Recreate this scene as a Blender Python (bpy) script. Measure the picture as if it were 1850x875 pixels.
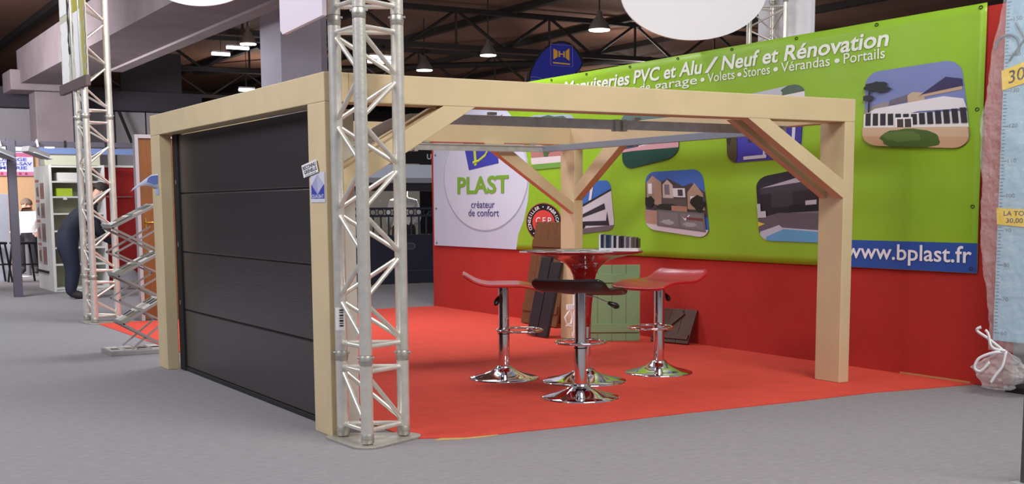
import bpy, math, random
from mathutils import Vector, Matrix, noise
random.seed(7)
for o in list(bpy.data.objects): bpy.data.objects.remove(o)
scene = bpy.context.scene
col = scene.collection
PI = math.pi

# ------------------------------------------------------------------ camera
CAM_POS = Vector((-3.0776, -7.6509, 1.526)); YAW, PITCH, ROLL = 1.0417, -0.1197, -0.0064
f_ = Vector((math.cos(PITCH)*math.cos(YAW), math.cos(PITCH)*math.sin(YAW), math.sin(PITCH)))
r_ = Vector((math.sin(YAW), -math.cos(YAW), 0)); u_ = r_.cross(f_)
r2 = r_*math.cos(ROLL)+u_*math.sin(ROLL); u2 = u_*math.cos(ROLL)-r_*math.sin(ROLL)
cd = bpy.data.cameras.new('camera'); cam = bpy.data.objects.new('camera', cd); col.objects.link(cam)
M = Matrix((r2, u2, -f_)).transposed().to_4x4(); M.translation = CAM_POS; cam.matrix_world = M
cd.sensor_width = 36; cd.sensor_fit = 'HORIZONTAL'; cd.lens = 2238.345/1850*36; cd.shift_y = 204.83/1850
cd.clip_end = 300
scene.camera = cam

# ------------------------------------------------------------------ light
w = bpy.data.worlds.new('world'); scene.world = w; w.use_nodes = True
w.node_tree.nodes['Background'].inputs[0].default_value = (0.80, 0.84, 1.0, 1)
w.node_tree.nodes['Background'].inputs[1].default_value = 0.30
def area(name, loc, target, sx, sy, power, color):
    l = bpy.data.lights.new(name, 'AREA'); l.shape = 'RECTANGLE'; l.size = sx; l.size_y = sy; l.energy = power; l.color = color
    o = bpy.data.objects.new(name, l); col.objects.link(o); o.location = loc
    o.rotation_euler = (Vector(target)-Vector(loc)).to_track_quat('-Z', 'Y').to_euler()
area('hall_light_front', (2.2, -5.4, 6.5), (3.0, 0.8, 0.3), 4.0, 2.0, 520, (1.0, 0.95, 0.88))
area('hall_light_side', (-5.0, 0.5, 6.2), (0, 3, 0.8), 4.0, 2.0, 420, (0.97, 0.96, 1.0))
area('hall_light_middle', (3.0, 6.5, 6.2), (4.2, 11.0, 0), 3.5, 1.5, 400, (0.97, 0.97, 1.0))
area('hall_light_left', (-3.5, 10.5, 5.8), (-1.0, 11.5, 0), 3, 2, 300, (0.86, 0.92, 1.0))  # added bluish fill that brightens the far-left floor, not a fitting
area('far_wall_fill', (-3.0, 21, 4.4), (4.5, 31.0, 3.2), 4, 2, 1150, (0.96, 0.95, 1.0))  # added fill aimed sideways at the far-left wall and column
area('booth_fill', (-.8, 14.0, 4.0), (1.5, 17.0, 0.9), 1.5, .6, 140, (0.96, 0.98, 1.0))  # added fill for the shelf's side panel and the booth around it
def hall_lamp(loc, power):  # added bare point fill that lifts the roof and far hall
    l = bpy.data.lights.new('hall_lamp', 'POINT'); l.energy = power; l.shadow_soft_size = .4; l.color = (1, .93, .84)
    o = bpy.data.objects.new('hall_lamp', l); col.objects.link(o); o.location = loc
for p, e in (((22, 26, 5.2), 360), ((14, 40, 5.2), 260), ((30, 38, 5.2), 380), ((40, 22, 5.2), 320), ((9, 20, 4.6), 130)): hall_lamp(p, e)
vs = scene.view_settings
vs.view_transform = 'Standard'; vs.look = 'None'; vs.gamma = 1; vs.use_curve_mapping = False; vs.exposure = 0.0

# ------------------------------------------------------------------ materials
def lin(c):
    return tuple(((v/255)/12.92 if v/255 <= .04045 else ((v/255+.055)/1.055)**2.4) for v in c)
_mats = {}
def mat(name, rgb, rough=.5, metal=0, var=0, vscale=6, bump=0, bscale=40, stretch=(1,1,1), coat=0, emit=0, alpha=1, spec=.5):
    if name in _mats: return _mats[name]
    m = bpy.data.materials.new(name); m.use_nodes = True; _mats[name] = m
    nt = m.node_tree; b = nt.nodes['Principled BSDF']
    c = lin(rgb); b.inputs['Base Color'].default_value = (*c, 1)
    b.inputs['Roughness'].default_value = rough; b.inputs['Metallic'].default_value = metal
    b.inputs['Coat Weight'].default_value = coat; b.inputs['Specular IOR Level'].default_value = spec
    b.inputs['Alpha'].default_value = alpha
    if emit:
        b.inputs['Emission Color'].default_value = (*c, 1); b.inputs['Emission Strength'].default_value = emit
    if var or bump:
        tc = nt.nodes.new('ShaderNodeTexCoord'); mp = nt.nodes.new('ShaderNodeMapping')
        mp.inputs['Scale'].default_value = stretch; nt.links.new(tc.outputs['Object'], mp.inputs[0])
    if var:
        n = nt.nodes.new('ShaderNodeTexNoise'); n.inputs['Scale'].default_value = vscale; n.inputs['Detail'].default_value = 6
        nt.links.new(mp.outputs[0], n.inputs[0])
        r = nt.nodes.new('ShaderNodeValToRGB'); r.color_ramp.elements[0].position = .3; r.color_ramp.elements[1].position = .7
        r.color_ramp.elements[0].color = (*[max(0, v*(1-var)) for v in c], 1); r.color_ramp.elements[1].color = (*[min(1, v*(1+var)) for v in c], 1)
        nt.links.new(n.outputs[0], r.inputs[0]); nt.links.new(r.outputs[0], b.inputs['Base Color'])
    if bump:
        n2 = nt.nodes.new('ShaderNodeTexNoise'); n2.inputs['Scale'].default_value = bscale; n2.inputs['Detail'].default_value = 4
        nt.links.new(mp.outputs[0], n2.inputs[0])
        bp = nt.nodes.new('ShaderNodeBump'); bp.inputs['Strength'].default_value = bump; bp.inputs['Distance'].default_value = .02
        nt.links.new(n2.outputs[0], bp.inputs['Height']); nt.links.new(bp.outputs[0], b.inputs['Normal'])
    return m
CREAM = mat('cream_paint', (207,187,148), .55, var=.05, vscale=3, bump=.05, bscale=60)
CREAM2 = mat('cream_paint_worn', (214,192,152), .6, var=.08, vscale=5)
FLOOR = mat('grey_carpet_tiles', (138,134,137), .95, var=.10, vscale=16, bump=.3, bscale=160, stretch=(.7,2.0,1))
REDC = mat('red_carpet', (212,70,53), .97, var=.07, vscale=5, bump=.25, bscale=220)
REDW = mat('red_felt', (176,42,34), .95, var=.06, vscale=2.5, bump=.1, bscale=25)
ALU = mat('brushed_aluminium', (232,228,218), .32, .65, var=.08, vscale=14, bump=.08, bscale=60)
ALU_D = mat('dull_aluminium', (186,183,174), .45, .7, var=.1, vscale=20)
STEEL = mat('galvanised_steel', (188,188,184), .38, .5, var=.12, vscale=12)
CHROME = mat('chrome', (225,225,228), .06, 1)
DOORM = mat('anthracite_door', (56,50,52), .30, .1, var=.08, vscale=1.2, bump=.06, bscale=90, stretch=(1,.05,1))
BLACK = mat('black_plastic', (16,15,17), .35)
BLACKM = mat('black_matt', (20,18,20), .8)
WHITE = mat('white_plastic', (235,235,238), .5)
WHITEP = mat('white_panel', (240,241,244), .6)
PAPER = mat('paper', (232,230,226), .7)
CONC = mat('concrete', (150,136,140), .9, var=.1, vscale=1.5, bump=.1, bscale=12)
CONC2 = mat('concrete_lip', (176,162,164), .9, var=.08, vscale=1.5)

# ------------------------------------------------------------------ mesh builder
class MB:
    def __init__(s): s.v = []; s.f = []; s.mi = []; s.cur = 0; s.sm = []
    def add(s, vs, fs, smooth=False):
        n = len(s.v); s.v += [tuple(p) for p in vs]
        for f in fs: s.f.append(tuple(i+n for i in f)); s.mi.append(s.cur); s.sm.append(smooth)
        return s
    def box(s, x0, x1, y0, y1, z0, z1):
        vs = [(x, y, z) for x in (x0, x1) for y in (y0, y1) for z in (z0, z1)]
        return s.add(vs, [(0,1,3,2),(4,6,7,5),(0,4,5,1),(2,3,7,6),(0,2,6,4),(1,5,7,3)])
    def obox(s, c, ax, ay, az, hx, hy, hz):
        c = Vector(c); ax, ay, az = [Vector(a).normalized() for a in (ax, ay, az)]
        vs = [c+ax*(hx*i)+ay*(hy*j)+az*(hz*k) for i in (-1,1) for j in (-1,1) for k in (-1,1)]
        return s.add(vs, [(0,1,3,2),(4,6,7,5),(0,4,5,1),(2,3,7,6),(0,2,6,4),(1,5,7,3)])
    def tube(s, pts, r, n=10, cap=True, closed=False):
        pts = [Vector(p) for p in pts]; m = len(pts); rs = r if isinstance(r, (list, tuple)) else [r]*m
        rings = []; prev = None
        for i, p in enumerate(pts):
            if closed: t = pts[(i+1) % m]-pts[i-1]
            else: t = pts[min(i+1, m-1)]-pts[max(i-1, 0)]
            t.normalize()
            if prev is None:
                a = Vector((0,0,1)) if abs(t.z) < .9 else Vector((1,0,0))
                prev = t.cross(a).normalized()
            prev = (prev-t*prev.dot(t)).normalized(); b = t.cross(prev)
            rings.append([p+(prev*math.cos(2*PI*k/n)+b*math.sin(2*PI*k/n))*rs[i] for k in range(n)])
        vs = [q for R in rings for q in R]; fs = []
        for i in range(m if closed else m-1):
            j = (i+1) % m
            for k in range(n): fs.append((i*n+k, i*n+(k+1) % n, j*n+(k+1) % n, j*n+k))
        s.add(vs, fs, True)
        if cap and not closed:
            s.add(rings[0], [tuple(range(n))[::-1]]); s.add(rings[-1], [tuple(range(n))])
        return s
    def lathe(s, prof, c=(0,0,0), n=40, sx=1, sy=1):
        vs = []; fs = []; m = len(prof)
        for (r, z) in prof:
            for k in range(n):
                a = 2*PI*k/n; vs.append((c[0]+r*math.cos(a)*sx, c[1]+r*math.sin(a)*sy, c[2]+z))
        for i in range(m-1):
            for k in range(n): fs.append((i*n+k, i*n+(k+1) % n, (i+1)*n+(k+1) % n, (i+1)*n+k))
        s.add(vs, fs, True)
        if prof[0][0] > 1e-4: s.add(vs[:n], [tuple(range(n))[::-1]])
        if prof[-1][0] > 1e-4: s.add(vs[-n:], [tuple(range(n))])
        return s
    def prism(s, poly, d, flat=False):
        # poly: list of 3D points (planar); extruded by vector d
        d = Vector(d); p = [Vector(q) for q in poly]; n = len(p)
        fs = [tuple(range(n))[::-1], tuple(range(n, 2*n))]+[(i, (i+1) % n, n+(i+1) % n, n+i) for i in range(n)]
        return s.add(p+[q+d for q in p], fs)
    def poly(s, pts): return s.add(pts, [tuple(range(len(pts)))])
    def mesh(s, name, mats):
        me = bpy.data.meshes.new(name); me.from_pydata(s.v, [], s.f)
        for m in (mats if isinstance(mats, (list, tuple)) else [mats]): me.materials.append(m)
        me.polygons.foreach_set('material_index', s.mi); me.polygons.foreach_set('use_smooth', s.sm); me.update()
        return me
    def build(s, name, mats, parent=None, bevel=0, loc=None):
        o = bpy.data.objects.new(name, s.mesh(name, mats)); col.objects.link(o)
        if parent: o.parent = parent
        if loc is not None: o.location = loc
        if bevel:
            b = o.modifiers.new('bevel', 'BEVEL'); b.width = bevel; b.segments = 2; b.limit_method = 'ANGLE'
        return o
def recalc(o):
    import bmesh
    bm = bmesh.new(); bm.from_mesh(o.data); bmesh.ops.recalc_face_normals(bm, faces=bm.faces); bm.to_mesh(o.data); bm.free()
def tag(o, label, cat, group=None, kind=None):
    if label: o['label'] = label
    if cat: o['category'] = cat
    if group: o['group'] = group
    if kind: o['kind'] = kind
    return o
def thing(name, label, cat, loc=(0,0,0), rz=0, group=None):
    o = bpy.data.objects.new(name, None); col.objects.link(o); o.location = loc; o.rotation_euler = (0,0,rz)
    o.empty_display_size = .1
    return tag(o, label, cat, group)
def struct(o): o['kind'] = 'structure'; return o
def copy_tree(o, parent=None):
    c = o.copy(); col.objects.link(c); c.parent = parent
    for ch in o.children: copy_tree(ch, c)
    return c

# text as real flat lettering ------------------------------------------------
def text_pts(s, bold=0., shear=0.):
    cu = bpy.data.curves.new('txt', 'FONT'); cu.body = s; cu.size = 1; cu.offset = bold; cu.shear = shear; cu.resolution_u = 3
    o = bpy.data.objects.new('txt', cu); col.objects.link(o)
    bpy.context.view_layer.update()
    me = bpy.data.meshes.new_from_object(o.evaluated_get(bpy.context.evaluated_depsgraph_get()))
    vs = [(v.co.x, v.co.y) for v in me.vertices]; fs = [tuple(p.vertices) for p in me.polygons]
    bpy.data.objects.remove(o); bpy.data.curves.remove(cu); bpy.data.meshes.remove(me)
    return vs, fs
CAP = max(v[1] for v in text_pts('H')[0])
def text_on(mb, s, org, ax, ay, width, cap, bold=0., shear=0., center=False):
    vs, fs = text_pts(s, bold, shear)
    if not vs: return
    x0 = min(v[0] for v in vs); x1 = max(v[0] for v in vs); k = width/(x1-x0); h = cap/CAP
    org = Vector(org); ax = Vector(ax); ay = Vector(ay); off = -width/2 if center else 0
    mb.add([org+ax*((v[0]-x0)*k+off)+ay*(v[1]*h) for v in vs], fs)

# clip helpers for printed pictures -------------------------------------------
def rounded(r=.18, n=6, rv=None):
    rv = rv or r; pts = []
    for cx, cy, a0 in ((1-r, 1-rv, 0), (r, 1-rv, 90), (r, rv, 180), (1-r, rv, 270)):
        for i in range(n+1):
            a = math.radians(a0+90*i/n); pts.append((cx+r*math.cos(a), cy+rv*math.sin(a)))
    return pts
def clip(poly, cp):
    out = list(poly)
    for i in range(len(cp)):
        a, b = cp[i], cp[(i+1) % len(cp)]
        side = lambda p: (b[0]-a[0])*(p[1]-a[1])-(b[1]-a[1])*(p[0]-a[0])
        inp, out = out, []
        for j in range(len(inp)):
            p, q = inp[j], inp[(j+1) % len(inp)]; sp, sq = side(p), side(q)
            if sp >= 0: out.append(p)
            if (sp >= 0) != (sq >= 0):
                t = sp/(sp-sq); out.append((p[0]+(q[0]-p[0])*t, p[1]+(q[1]-p[1])*t))
        if not out: return []
    return out
def R(x0, y0, x1, y1): return [(x0,y0),(x1,y0),(x1,y1),(x0,y1)]
def blob(cx, cy, rx, ry, n=16, j=.15, seed=1):
    rnd = random.Random(seed)
    return [(cx+rx*math.cos(2*PI*i/n)*(1+rnd.uniform(-j, j)), cy+ry*math.sin(2*PI*i/n)*(1+rnd.uniform(-j, j))) for i in range(n)]

# ================================================================== SETTING
m = MB(); m.box(-30, 60, -25, 62, -.1, 0); fl = struct(m.build('floor', FLOOR))
carpet = MB()
pts = [(.42,-.34),(.75,-.50),(1.6,-.53),(2.6,-.51),(3.6,-.54),(4.5,-.53),(5.0,-.60),(5.56,-.66),(5.56,9.42),(3,9.45),(.47,9.40),(.49,6),(.50,4.5),(.40,3),(.42,.5)]
carpet.prism([(x, y, 0) for x, y in pts], (0,0,.006))
tag(carpet.build('carpet', REDC), 'large bright red carpet laid under the timber frame', 'carpet')
# sand-coloured underlay edge showing at the front hem
m = MB(); m.prism([(.52,-.47,0.0),(.66,-.52,0.0),(.82,-.545,0.0),(.98,-.525,0.0),(.98,-.48,0.0),(.6,-.42,0.0)], (0,0,.003))
tag(m.build('underlay_strip', mat('underlay', (196,164,104), .9)), 'sand yellow underlay strip peeking out under the red carpet near the front truss', 'underlay')
# red stand wall
m = MB(); m.box(5.555, 5.66, -.94, 9.5, 0, 3.13)
wall = struct(m.build('wall_right', REDW))
m = MB()
N = 60
vs = []; fs = []
def felt(y, z): return 5.55-.008*noise.noise(Vector((y*1.3, z*.7, 0)))-.010*noise.noise(Vector((y*.4, z*2.2, 5)))
for i in range(N+1):
    y = -.93+i*(9.49+.93)/N
    for j in range(9):
        z = .004+j*3.125/8; vs.append((felt(y, z)-.004, y, z))
for i in range(N):
    for j in range(8): a = i*9+j; fs.append((a, a+1, a+10, a+9))
m.add(vs, fs, True)
m.build('felt_covering', REDW, wall)
MB().box(5.535, 5.548, -.62, .15, .007, .022).build('tape_strip', mat('tape_beige', (190,140,90), .8), wall)

# ------------------------------------------------------------------ banner
GREEN = mat('vinyl_green', (142,186,40), .36, var=.06, vscale=1.2, bump=.18, bscale=5)
VWHITE = mat('vinyl_white', (196,204,222), .4, bump=.25, bscale=5)
def pm(c): return mat('print_%02x%02x%02x' % c, c, .4)
BX = 5.522
def bw(y, z): return .010*noise.noise(Vector((y*1.1, z*1.6, 2)))+.006*noise.noise(Vector((y*3, z*.8, 9)))
ban = MB(); NY, NZ = 120, 28
vs = []; fs = []
Y0, Y1, Z0, Z1 = -.66, 9.38, .942, 3.155
for i in range(NY+1):
    for j in range(NZ+1):
        y = Y0+(Y1-Y0)*i/NY; z = Z0+(Z1-Z0)*j/NZ
        vs.append((BX+bw(y, z), y, z))
for i in range(NY):
    for j in range(NZ): a = i*(NZ+1)+j; fs.append((a, a+1, a+NZ+2, a+NZ+1))
ban.add(vs, fs, True)
banner = ban.build('banner', GREEN)
sd = banner.modifiers.new('thick', 'SOLIDIFY'); sd.thickness = .003; sd.offset = 1
tag(banner, 'large green printed vinyl banner with photos and white slogan on the red wall', 'banner')
AX, AY = (0,-1,0), (0,0,1)
def conf(mb, lift):
    # drape flat lettering / prints on the waving banner, `lift` in front of it
    mb.v = [(BX+bw(v[1], v[2])-.004-lift+min(0, 0), v[1], v[2]) for v in mb.v]; return mb
def subdiv(pts, step=.12):
    out = []
    for i, p in enumerate(pts):
        q = pts[(i+1) % len(pts)]; L = math.hypot(q[0]-p[0], q[1]-p[1]); k = max(1, int(L/step))
        out += [(p[0]+(q[0]-p[0])*t/k, p[1]+(q[1]-p[1])*t/k) for t in range(k)]
    return out
def strips(yz, step=.1):
    """split a convex-ish polygon in vertical strips so that it follows the cloth"""
    ya, yb = min(p[0] for p in yz), max(p[0] for p in yz); k = max(1, int(math.ceil((yb-ya)/step))); res = []
    for i in range(k):
        a, b = ya+(yb-ya)*i/k, ya+(yb-ya)*(i+1)/k
        def cut(poly, c, keep):
            out = []
            for j in range(len(poly)):
                p, q = poly[j], poly[(j+1) % len(poly)]
                ip, iq = (p[0]-c)*keep >= -1e-9, (q[0]-c)*keep >= -1e-9
                if ip: out.append(p)
                if ip != iq:
                    t = (c-p[0])/(q[0]-p[0]); out.append((c, p[1]+(q[1]-p[1])*t))
            return out
        pp = cut(cut(yz, a, 1), b, -1) if k > 1 else yz
        if len(pp) < 3: continue
        za, zb = min(p[1] for p in pp), max(p[1] for p in pp); kz = max(1, int(math.ceil((zb-za)/step)))
        sw = [(p[1], p[0]) for p in pp]
        for jz in range(kz):
            c0, c1 = za+(zb-za)*jz/kz, za+(zb-za)*(jz+1)/kz
            q2 = cut(cut(sw, c0, 1), c1, -1) if kz > 1 else sw
            if len(q2) >= 3: res.append([(p[1], p[0]) for p in q2])
    return res
def printed(name, shapes, label=None, lift=.002, step=.1):
    mb = MB(); mats = []; 
    for k, (poly, c) in enumerate(shapes):
        mm = c if not isinstance(c, tuple) else pm(c)
        if mm not in mats: mats.append(mm)
        mb.cur = mats.index(mm)
        for st in strips(poly, step):
            mb.add([(BX+bw(y, z)-.003-lift-.0007*k, y, z) for y, z in st][::1], [tuple(range(len(st)))])
    o = mb.build(name, mats, banner)
    if label: o['label'] = label
    return o
def picture(name, quad, shapes, label, r=.16):
    TL, TR, BR, BL = quad; cp = rounded(r)
    def q(u, v):
        return tuple((TL[k]*(1-u)*v+TR[k]*u*v+BR[k]*u*(1-v)+BL[k]*(1-u)*(1-v)) for k in (0,1))
    out = []
    for poly, c in shapes:
        p = clip(poly if poly else R(0,0,1,1), cp)
        if len(p) < 3: continue
        area2 = sum(p[i][0]*p[(i+1) % len(p)][1]-p[(i+1) % len(p)][0]*p[i][1] for i in range(len(p)))
        if abs(area2) < 1e-6: continue
        out.append(([q(*x) for x in p], c))
    return printed(name, out, label, .003)
# white logo field and round shape
wf = [(9.38,.942),(6.92,.942),(6.86,1.15),(6.70,1.35),(6.60,1.6),(6.57,1.9),(6.62,2.15),(6.75,2.45),(7.0,2.72),(7.35,2.95),(7.8,3.05),(9.38,3.05)]
printed('white_field', [(wf, VWHITE)], 'white curved field at the far end of the banner', .001)
rim = [(7.81+1.225*math.cos(a), 1.93+.765*math.sin(a)) for a in [2*PI*i/48 for i in range(48)]]
inn = [(7.81+1.205*math.cos(a), 1.945+.752*math.sin(a)) for a in [2*PI*i/48 for i in range(48)]]
printed('round_emblem_field', [(rim, (160,164,180)), (inn, mat('vinyl_pearl', (206,212,227), .35))], 'pearl white oval with grey lower edge', .002)
# logo square with swirl
lg = [(8.42,2.52),(7.43,2.60),(7.37,2.12),(8.24,2.046)]
sw = []
for i in range(15): a = math.radians(110-200*i/14); sw.append((7.86-.28*math.cos(a), 2.28+.20*math.sin(a)))
for i in range(15): a = math.radians(-90+200*i/14); sw.append((7.84-.20*math.cos(a), 2.28+.17*math.sin(a)))
logo = printed('logo_square', [(lg, (62,66,170)), ([(8.12,2.50),(8.05,2.50),(8.0,2.12),(8.07,2.10)], (190,214,60))], 'violet blue tilted logo square', .005)
mb = MB(); mb.tube([(0, 8.12, 2.15), (0, 7.95, 2.17), (0, 7.75, 2.24), (0, 7.63, 2.36), (0, 7.68, 2.48), (0, 7.9, 2.53), (0, 8.1, 2.49)], .022, 6)
mb.v = [(BX+bw(v[1], v[2])-.0095-.05*v[0], v[1], v[2]) for v in mb.v]
mb.build('swirl', pm((190,214,60)), logo)
printed('logo_flash', [([(7.78,2.63),(7.55,2.66),(7.50,2.74),(7.72,2.70)], (58,60,150)), ([(7.5,2.66),(7.32,2.68),(7.27,2.78),(7.45,2.72)], (178,60,70))], None, .005)
def btext(s, yl, yr, zb, cap, color, bold=.0, shear=0., name='lettering'):
    mb = MB(); text_on(mb, s, (0, yl, zb), AX, AY, yl-yr, cap, bold, shear); conf(mb, .0075)
    return mb.build(name, pm(color), banner)
btext('PLAST', 8.60, 7.10, 1.718, .225, (120,170,50), .03)
btext('créateur', 8.17, 7.49, 1.507, .10, (70,72,130), .004)
btext('de confort', 8.26, 7.37, 1.39, .10, (70,72,130), .004)
WT = (236,240,232)
for s, a, b in (('Menuiseries', 5.70, 4.30), ('PVC et Alu', 4.226, 2.972), ('/', 2.93, 2.70), ('Neuf et', 2.653, 1.789), ('Rénovation', 1.71, .37)):
    btext(s, a, b, 2.928, .140, WT, .022, .14)
for s, a, b, bul in (('Portes', 4.78, 4.18, None), ('de', 4.10, 3.90, None), ('garage', 3.82, 3.05, None), ('Volets', 2.877, 2.44, 2.965), ('Stores', 2.303, 1.906, 2.372), ('Vérandas', 1.747, 1.093, 1.827), ('Portails', .916, .410, 1.005)):
    btext(s, a, b, 2.822, .092, WT, .004)
    if bul: printed('bullet', [([(bul+.034*math.cos(2*PI*i/12), 2.858+.021*math.sin(2*PI*i/12)) for i in range(12)], WT)], None, .005)
# blue strip and address
printed('blue_strip', [([(1.0,.945),(-.66,.945),(-.66,1.195),(1.0,1.195)], (40,84,168))], 'blue strip along the bottom corner of the banner', .002)
btext('www.bplast.fr', .82, -.61, 1.030, .135, (240,242,246), .012)
# round badge
bc = (6.21, 1.315)
def ell(r, n=40): return [(bc[0]+.415*r*math.cos(2*PI*i/n), bc[1]+.243*r*math.sin(2*PI*i/n)) for i in range(n)]
badge = printed('round_badge', [(ell(1.05), (150,70,60)), (ell(1), (24,22,30)), (ell(.66), (214,70,62))], 'black ringed red round badge', .003)
mb = MB(); ring = 'CONSEILLER • FABRICANT • POSEUR • '
for i, ch in enumerate(ring):
    if ch == ' ': continue
    a = math.radians(205)-2*PI*i/len(ring)
    cx, cy = math.cos(a)*.745, math.sin(a)*.745
    tx, ty = math.sin(a), -math.cos(a)                       # writing direction (clockwise)
    wch = .6 if ch in 'I•' else 1
    vs, fs = text_pts(ch, .02)
    if not vs: continue
    xm = (min(v[0] for v in vs)+max(v[0] for v in vs))/2; k = .17/CAP
    P = []
    for v in vs:
        px, py = (v[0]-xm)*k, v[1]*k
        X, Y = cx+tx*px+math.cos(a)*py, cy+ty*px+math.sin(a)*py
        P.append((0, bc[0]-.415*X, bc[1]+.243*Y))
    mb.add(P, fs)
text_on(mb, 'C.F.P', (0, bc[0]+.18, bc[1]-.02), AX, AY, .38, .085, .01)
conf(mb, .0075); mb.build('badge_lettering', pm((232,226,222)), badge)
# eyelets
em = None
for y in [-.60, .52, 1.55, 2.5, 3.4, 4.3, 5.2, 6.0, 6.9, 7.8, 8.6, 9.3]:
    for z in ([3.125] if y not in (-.60, 9.3) else [3.125, 2.3, 1.5, .98]):
        if em is None:
            e = MB(); e.tube([(0, .019*math.cos(t), .012*math.sin(t)) for t in [2*PI*i/12 for i in range(12)]], .004, 6, closed=True)
            em = e.mesh('eyelet', mat('eyelet_dark', (70,72,60), .4, .6))
        o = bpy.data.objects.new('eyelet', em); col.objects.link(o); o.parent = banner; o.location = (BX+bw(y, z)-.006, y, z)
# printed photographs --------------------------------------------------------
SKY = (122,134,186)
win = []
for i in range(13):
    u = .02+i*.077; v0 = .27+.02*i/13; win.append((R(u, v0, u+.055, v0+.13+.04*abs(i-6)/6), (46,44,54)))
picture('photo_print', [(.64,2.71),(-.42,2.73),(-.56,1.98),(.64,2.06)], [
    (None, SKY), (R(0,0,1,.30), (198,166,132)), ([(0,.5),(.2,.58),(.3,.56),(.3,.3),(0,.3)], (150,140,140)),
    ([(.25,.52),(.45,.57),(.46,.66),(.27,.6)], (110,104,120)), ([(.45,.5),(.62,.58),(.62,.66),(.5,.68),(.45,.64)], (196,172,150)),
    ([(.55,.6),(.98,.66),(.98,.75),(.6,.66)], (190,164,138)), ([(.56,.62),(.84,.82),(.99,.78),(.99,.7),(.6,.64)], (58,52,92)),
    ([(0,.43),(.12,.50),(.8,.60),(.98,.56),(1,.45),(.55,.44),(.3,.37),(0,.38)], (226,224,230)),
    (R(0,.24,1,.42), (232,230,230))]+win+[
    (R(.33,.20,.50,.37), (236,234,236)), (R(.35,.24,.41,.35), (70,60,62)), (R(.425,.24,.485,.35), (70,60,62)),
    (R(0,.12,1,.245), (204,176,146)), (R(.0,0,1,.13), (196,160,126)), ([(.33,.08),(.5,.08),(.5,.2),(.33,.2)], (222,218,220)),
    (blob(.47,.10,.28,.13,22,.1,3), (72,98,42)), (blob(.40,.13,.18,.07,18,.15,4), (90,116,52)),
    (R(.055,.45,.075,.75), (44,38,40)), (blob(.12,.80,.13,.06,18,.2,5), (38,42,44)), (blob(.2,.75,.09,.04,14,.25,6), (38,42,44)), (blob(.05,.65,.08,.04,14,.25,8), (44,48,50))],
    'printed photo of a white veranda with pine tree and bush')
picture('photo_print', [(5.36,1.83),(4.68,1.83),(4.59,1.24),(5.42,1.17)], [
    (None, (60,112,190)), ([(0,.50),(1,.82),(1,0),(0,0)], (206,204,212)), ([(0,.47),(1,.79),(1,.83),(0,.52)], (44,42,50)),
    ([(.1,.36),(.78,.55),(.8,.43),(.1,.3)], (50,48,58)), ([(.05,.24),(.1,.16),(.88,.10),(.84,.38),(.8,.2)], (46,44,54)), (R(0,-.1,1,.10), (110,100,104)), (blob(.12,.14,.12,.05,14,.1,2), (36,34,38)),
    ([(.32,.62),(.40,.64),(.46,.9),(.38,.92)], (220,222,230))], 'printed photo of a modern white facade under blue sky')
picture('photo_print', [(3.98,1.905),(2.96,1.915),(2.81,1.17),(3.97,1.26)], [
    (None, (64,104,182)), ([(0,.35),(0,.8),(.1,.95),(.28,.82),(.4,.88),(.65,.75),(.8,.8),(1,.66),(1,.3)], (74,66,70)),
    ([(.02,.5),(.02,.82),(.12,.94),(.28,.82),(.28,.4)], (172,146,128)), ([(.3,.5),(.3,.78),(.39,.86),(.48,.77),(.48,.5)], (196,184,176)),
    (R(.48,.58,.68,.72), (214,212,216)), (R(.56,.6,.64,.7), (70,64,72)), ([(.7,.4),(.72,.66),(.85,.80),(.97,.64),(.97,.4)], (170,146,124)),
    (R(.05,.62,.12,.8), (230,232,238)), (R(.34,.62,.42,.78), (120,116,130)), (R(.76,.5,.92,.6), (226,226,230)), (R(.28,.40,.7,.56), (92,84,84)),
    (blob(.07,.48,.09,.1,14,.2,1), (36,40,36)), (blob(.88,.5,.11,.12,16,.2,2), (34,40,34)), (blob(.4,.40,.2,.07,16,.2,3), (44,48,42)), (R(.45,.32,.7,.44), (176,130,112)),
    (R(0,-.1,1,.12), (208,196,202)), (R(0,.1,.2,.34), (176,138,122)), (R(.2,.08,.96,.36), (112,108,110)), (R(.23,.11,.55,.33), (126,122,124)), (R(.59,.11,.93,.33), (126,122,124)),
    ([(.62,.27),(.66,.22),(.74,.31),(.73,.32),(.66,.25)], (236,236,238)), (R(.68,.24,.93,.28), (120,64,66)),
    (blob(.38,.17,.12,.04,14,.4,4), (168,166,168)), (blob(.72,.16,.10,.04,14,.4,5), (160,158,160))], 'printed photo of a stone house behind a grey gate')
picture('photo_print', [(2.10,1.80),(1.02,1.92),(1.02,1.16),(2.02,1.165)], [
    (None, (34,32,42)), ([(.06,.82),(.9,.93),(.98,.82),(.5,.82)], (172,166,178)), (R(.05,.72,1,.82), (60,56,66)), (R(.2,.5,.75,.72), (58,54,60)), (R(.5,.42,1,.70), (44,36,42)),
    (R(.45,.40,1,.52), (24,22,28)), (R(.66,.50,.8,.56), (190,184,190)), (R(.84,.50,.98,.56), (190,184,190)), (R(.46,.38,.95,.41), (120,114,120)),
    ([(-.1,.32),(.3,.42),(1.1,.36),(1.1,.12),(-.1,.12)], (98,88,98)), ([(.02,.14),(.3,.24),(.34,.2),(1.1,.14),(1.1,-.1),(0,-.1)], (188,190,204)), ([(.1,.06),(.36,.18),(1.1,.12),(1.1,-.1),(.1,-.1)], (96,160,202)),
    (R(.0,.36,.12,.46), (196,194,204)), ([(0,.30),(.1,.26),(0,.22)], (222,190,60)), (R(.0,.46,.05,.58), (190,200,200))], 'printed photo of a dark patio awning beside a pool')
picture('blank_tag_print', [(1.365,1.50),(1.12,1.51),(1.12,1.165),(1.375,1.185)], [(None, (226,226,234))], 'small white blank tag printed over the pool photo')
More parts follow.
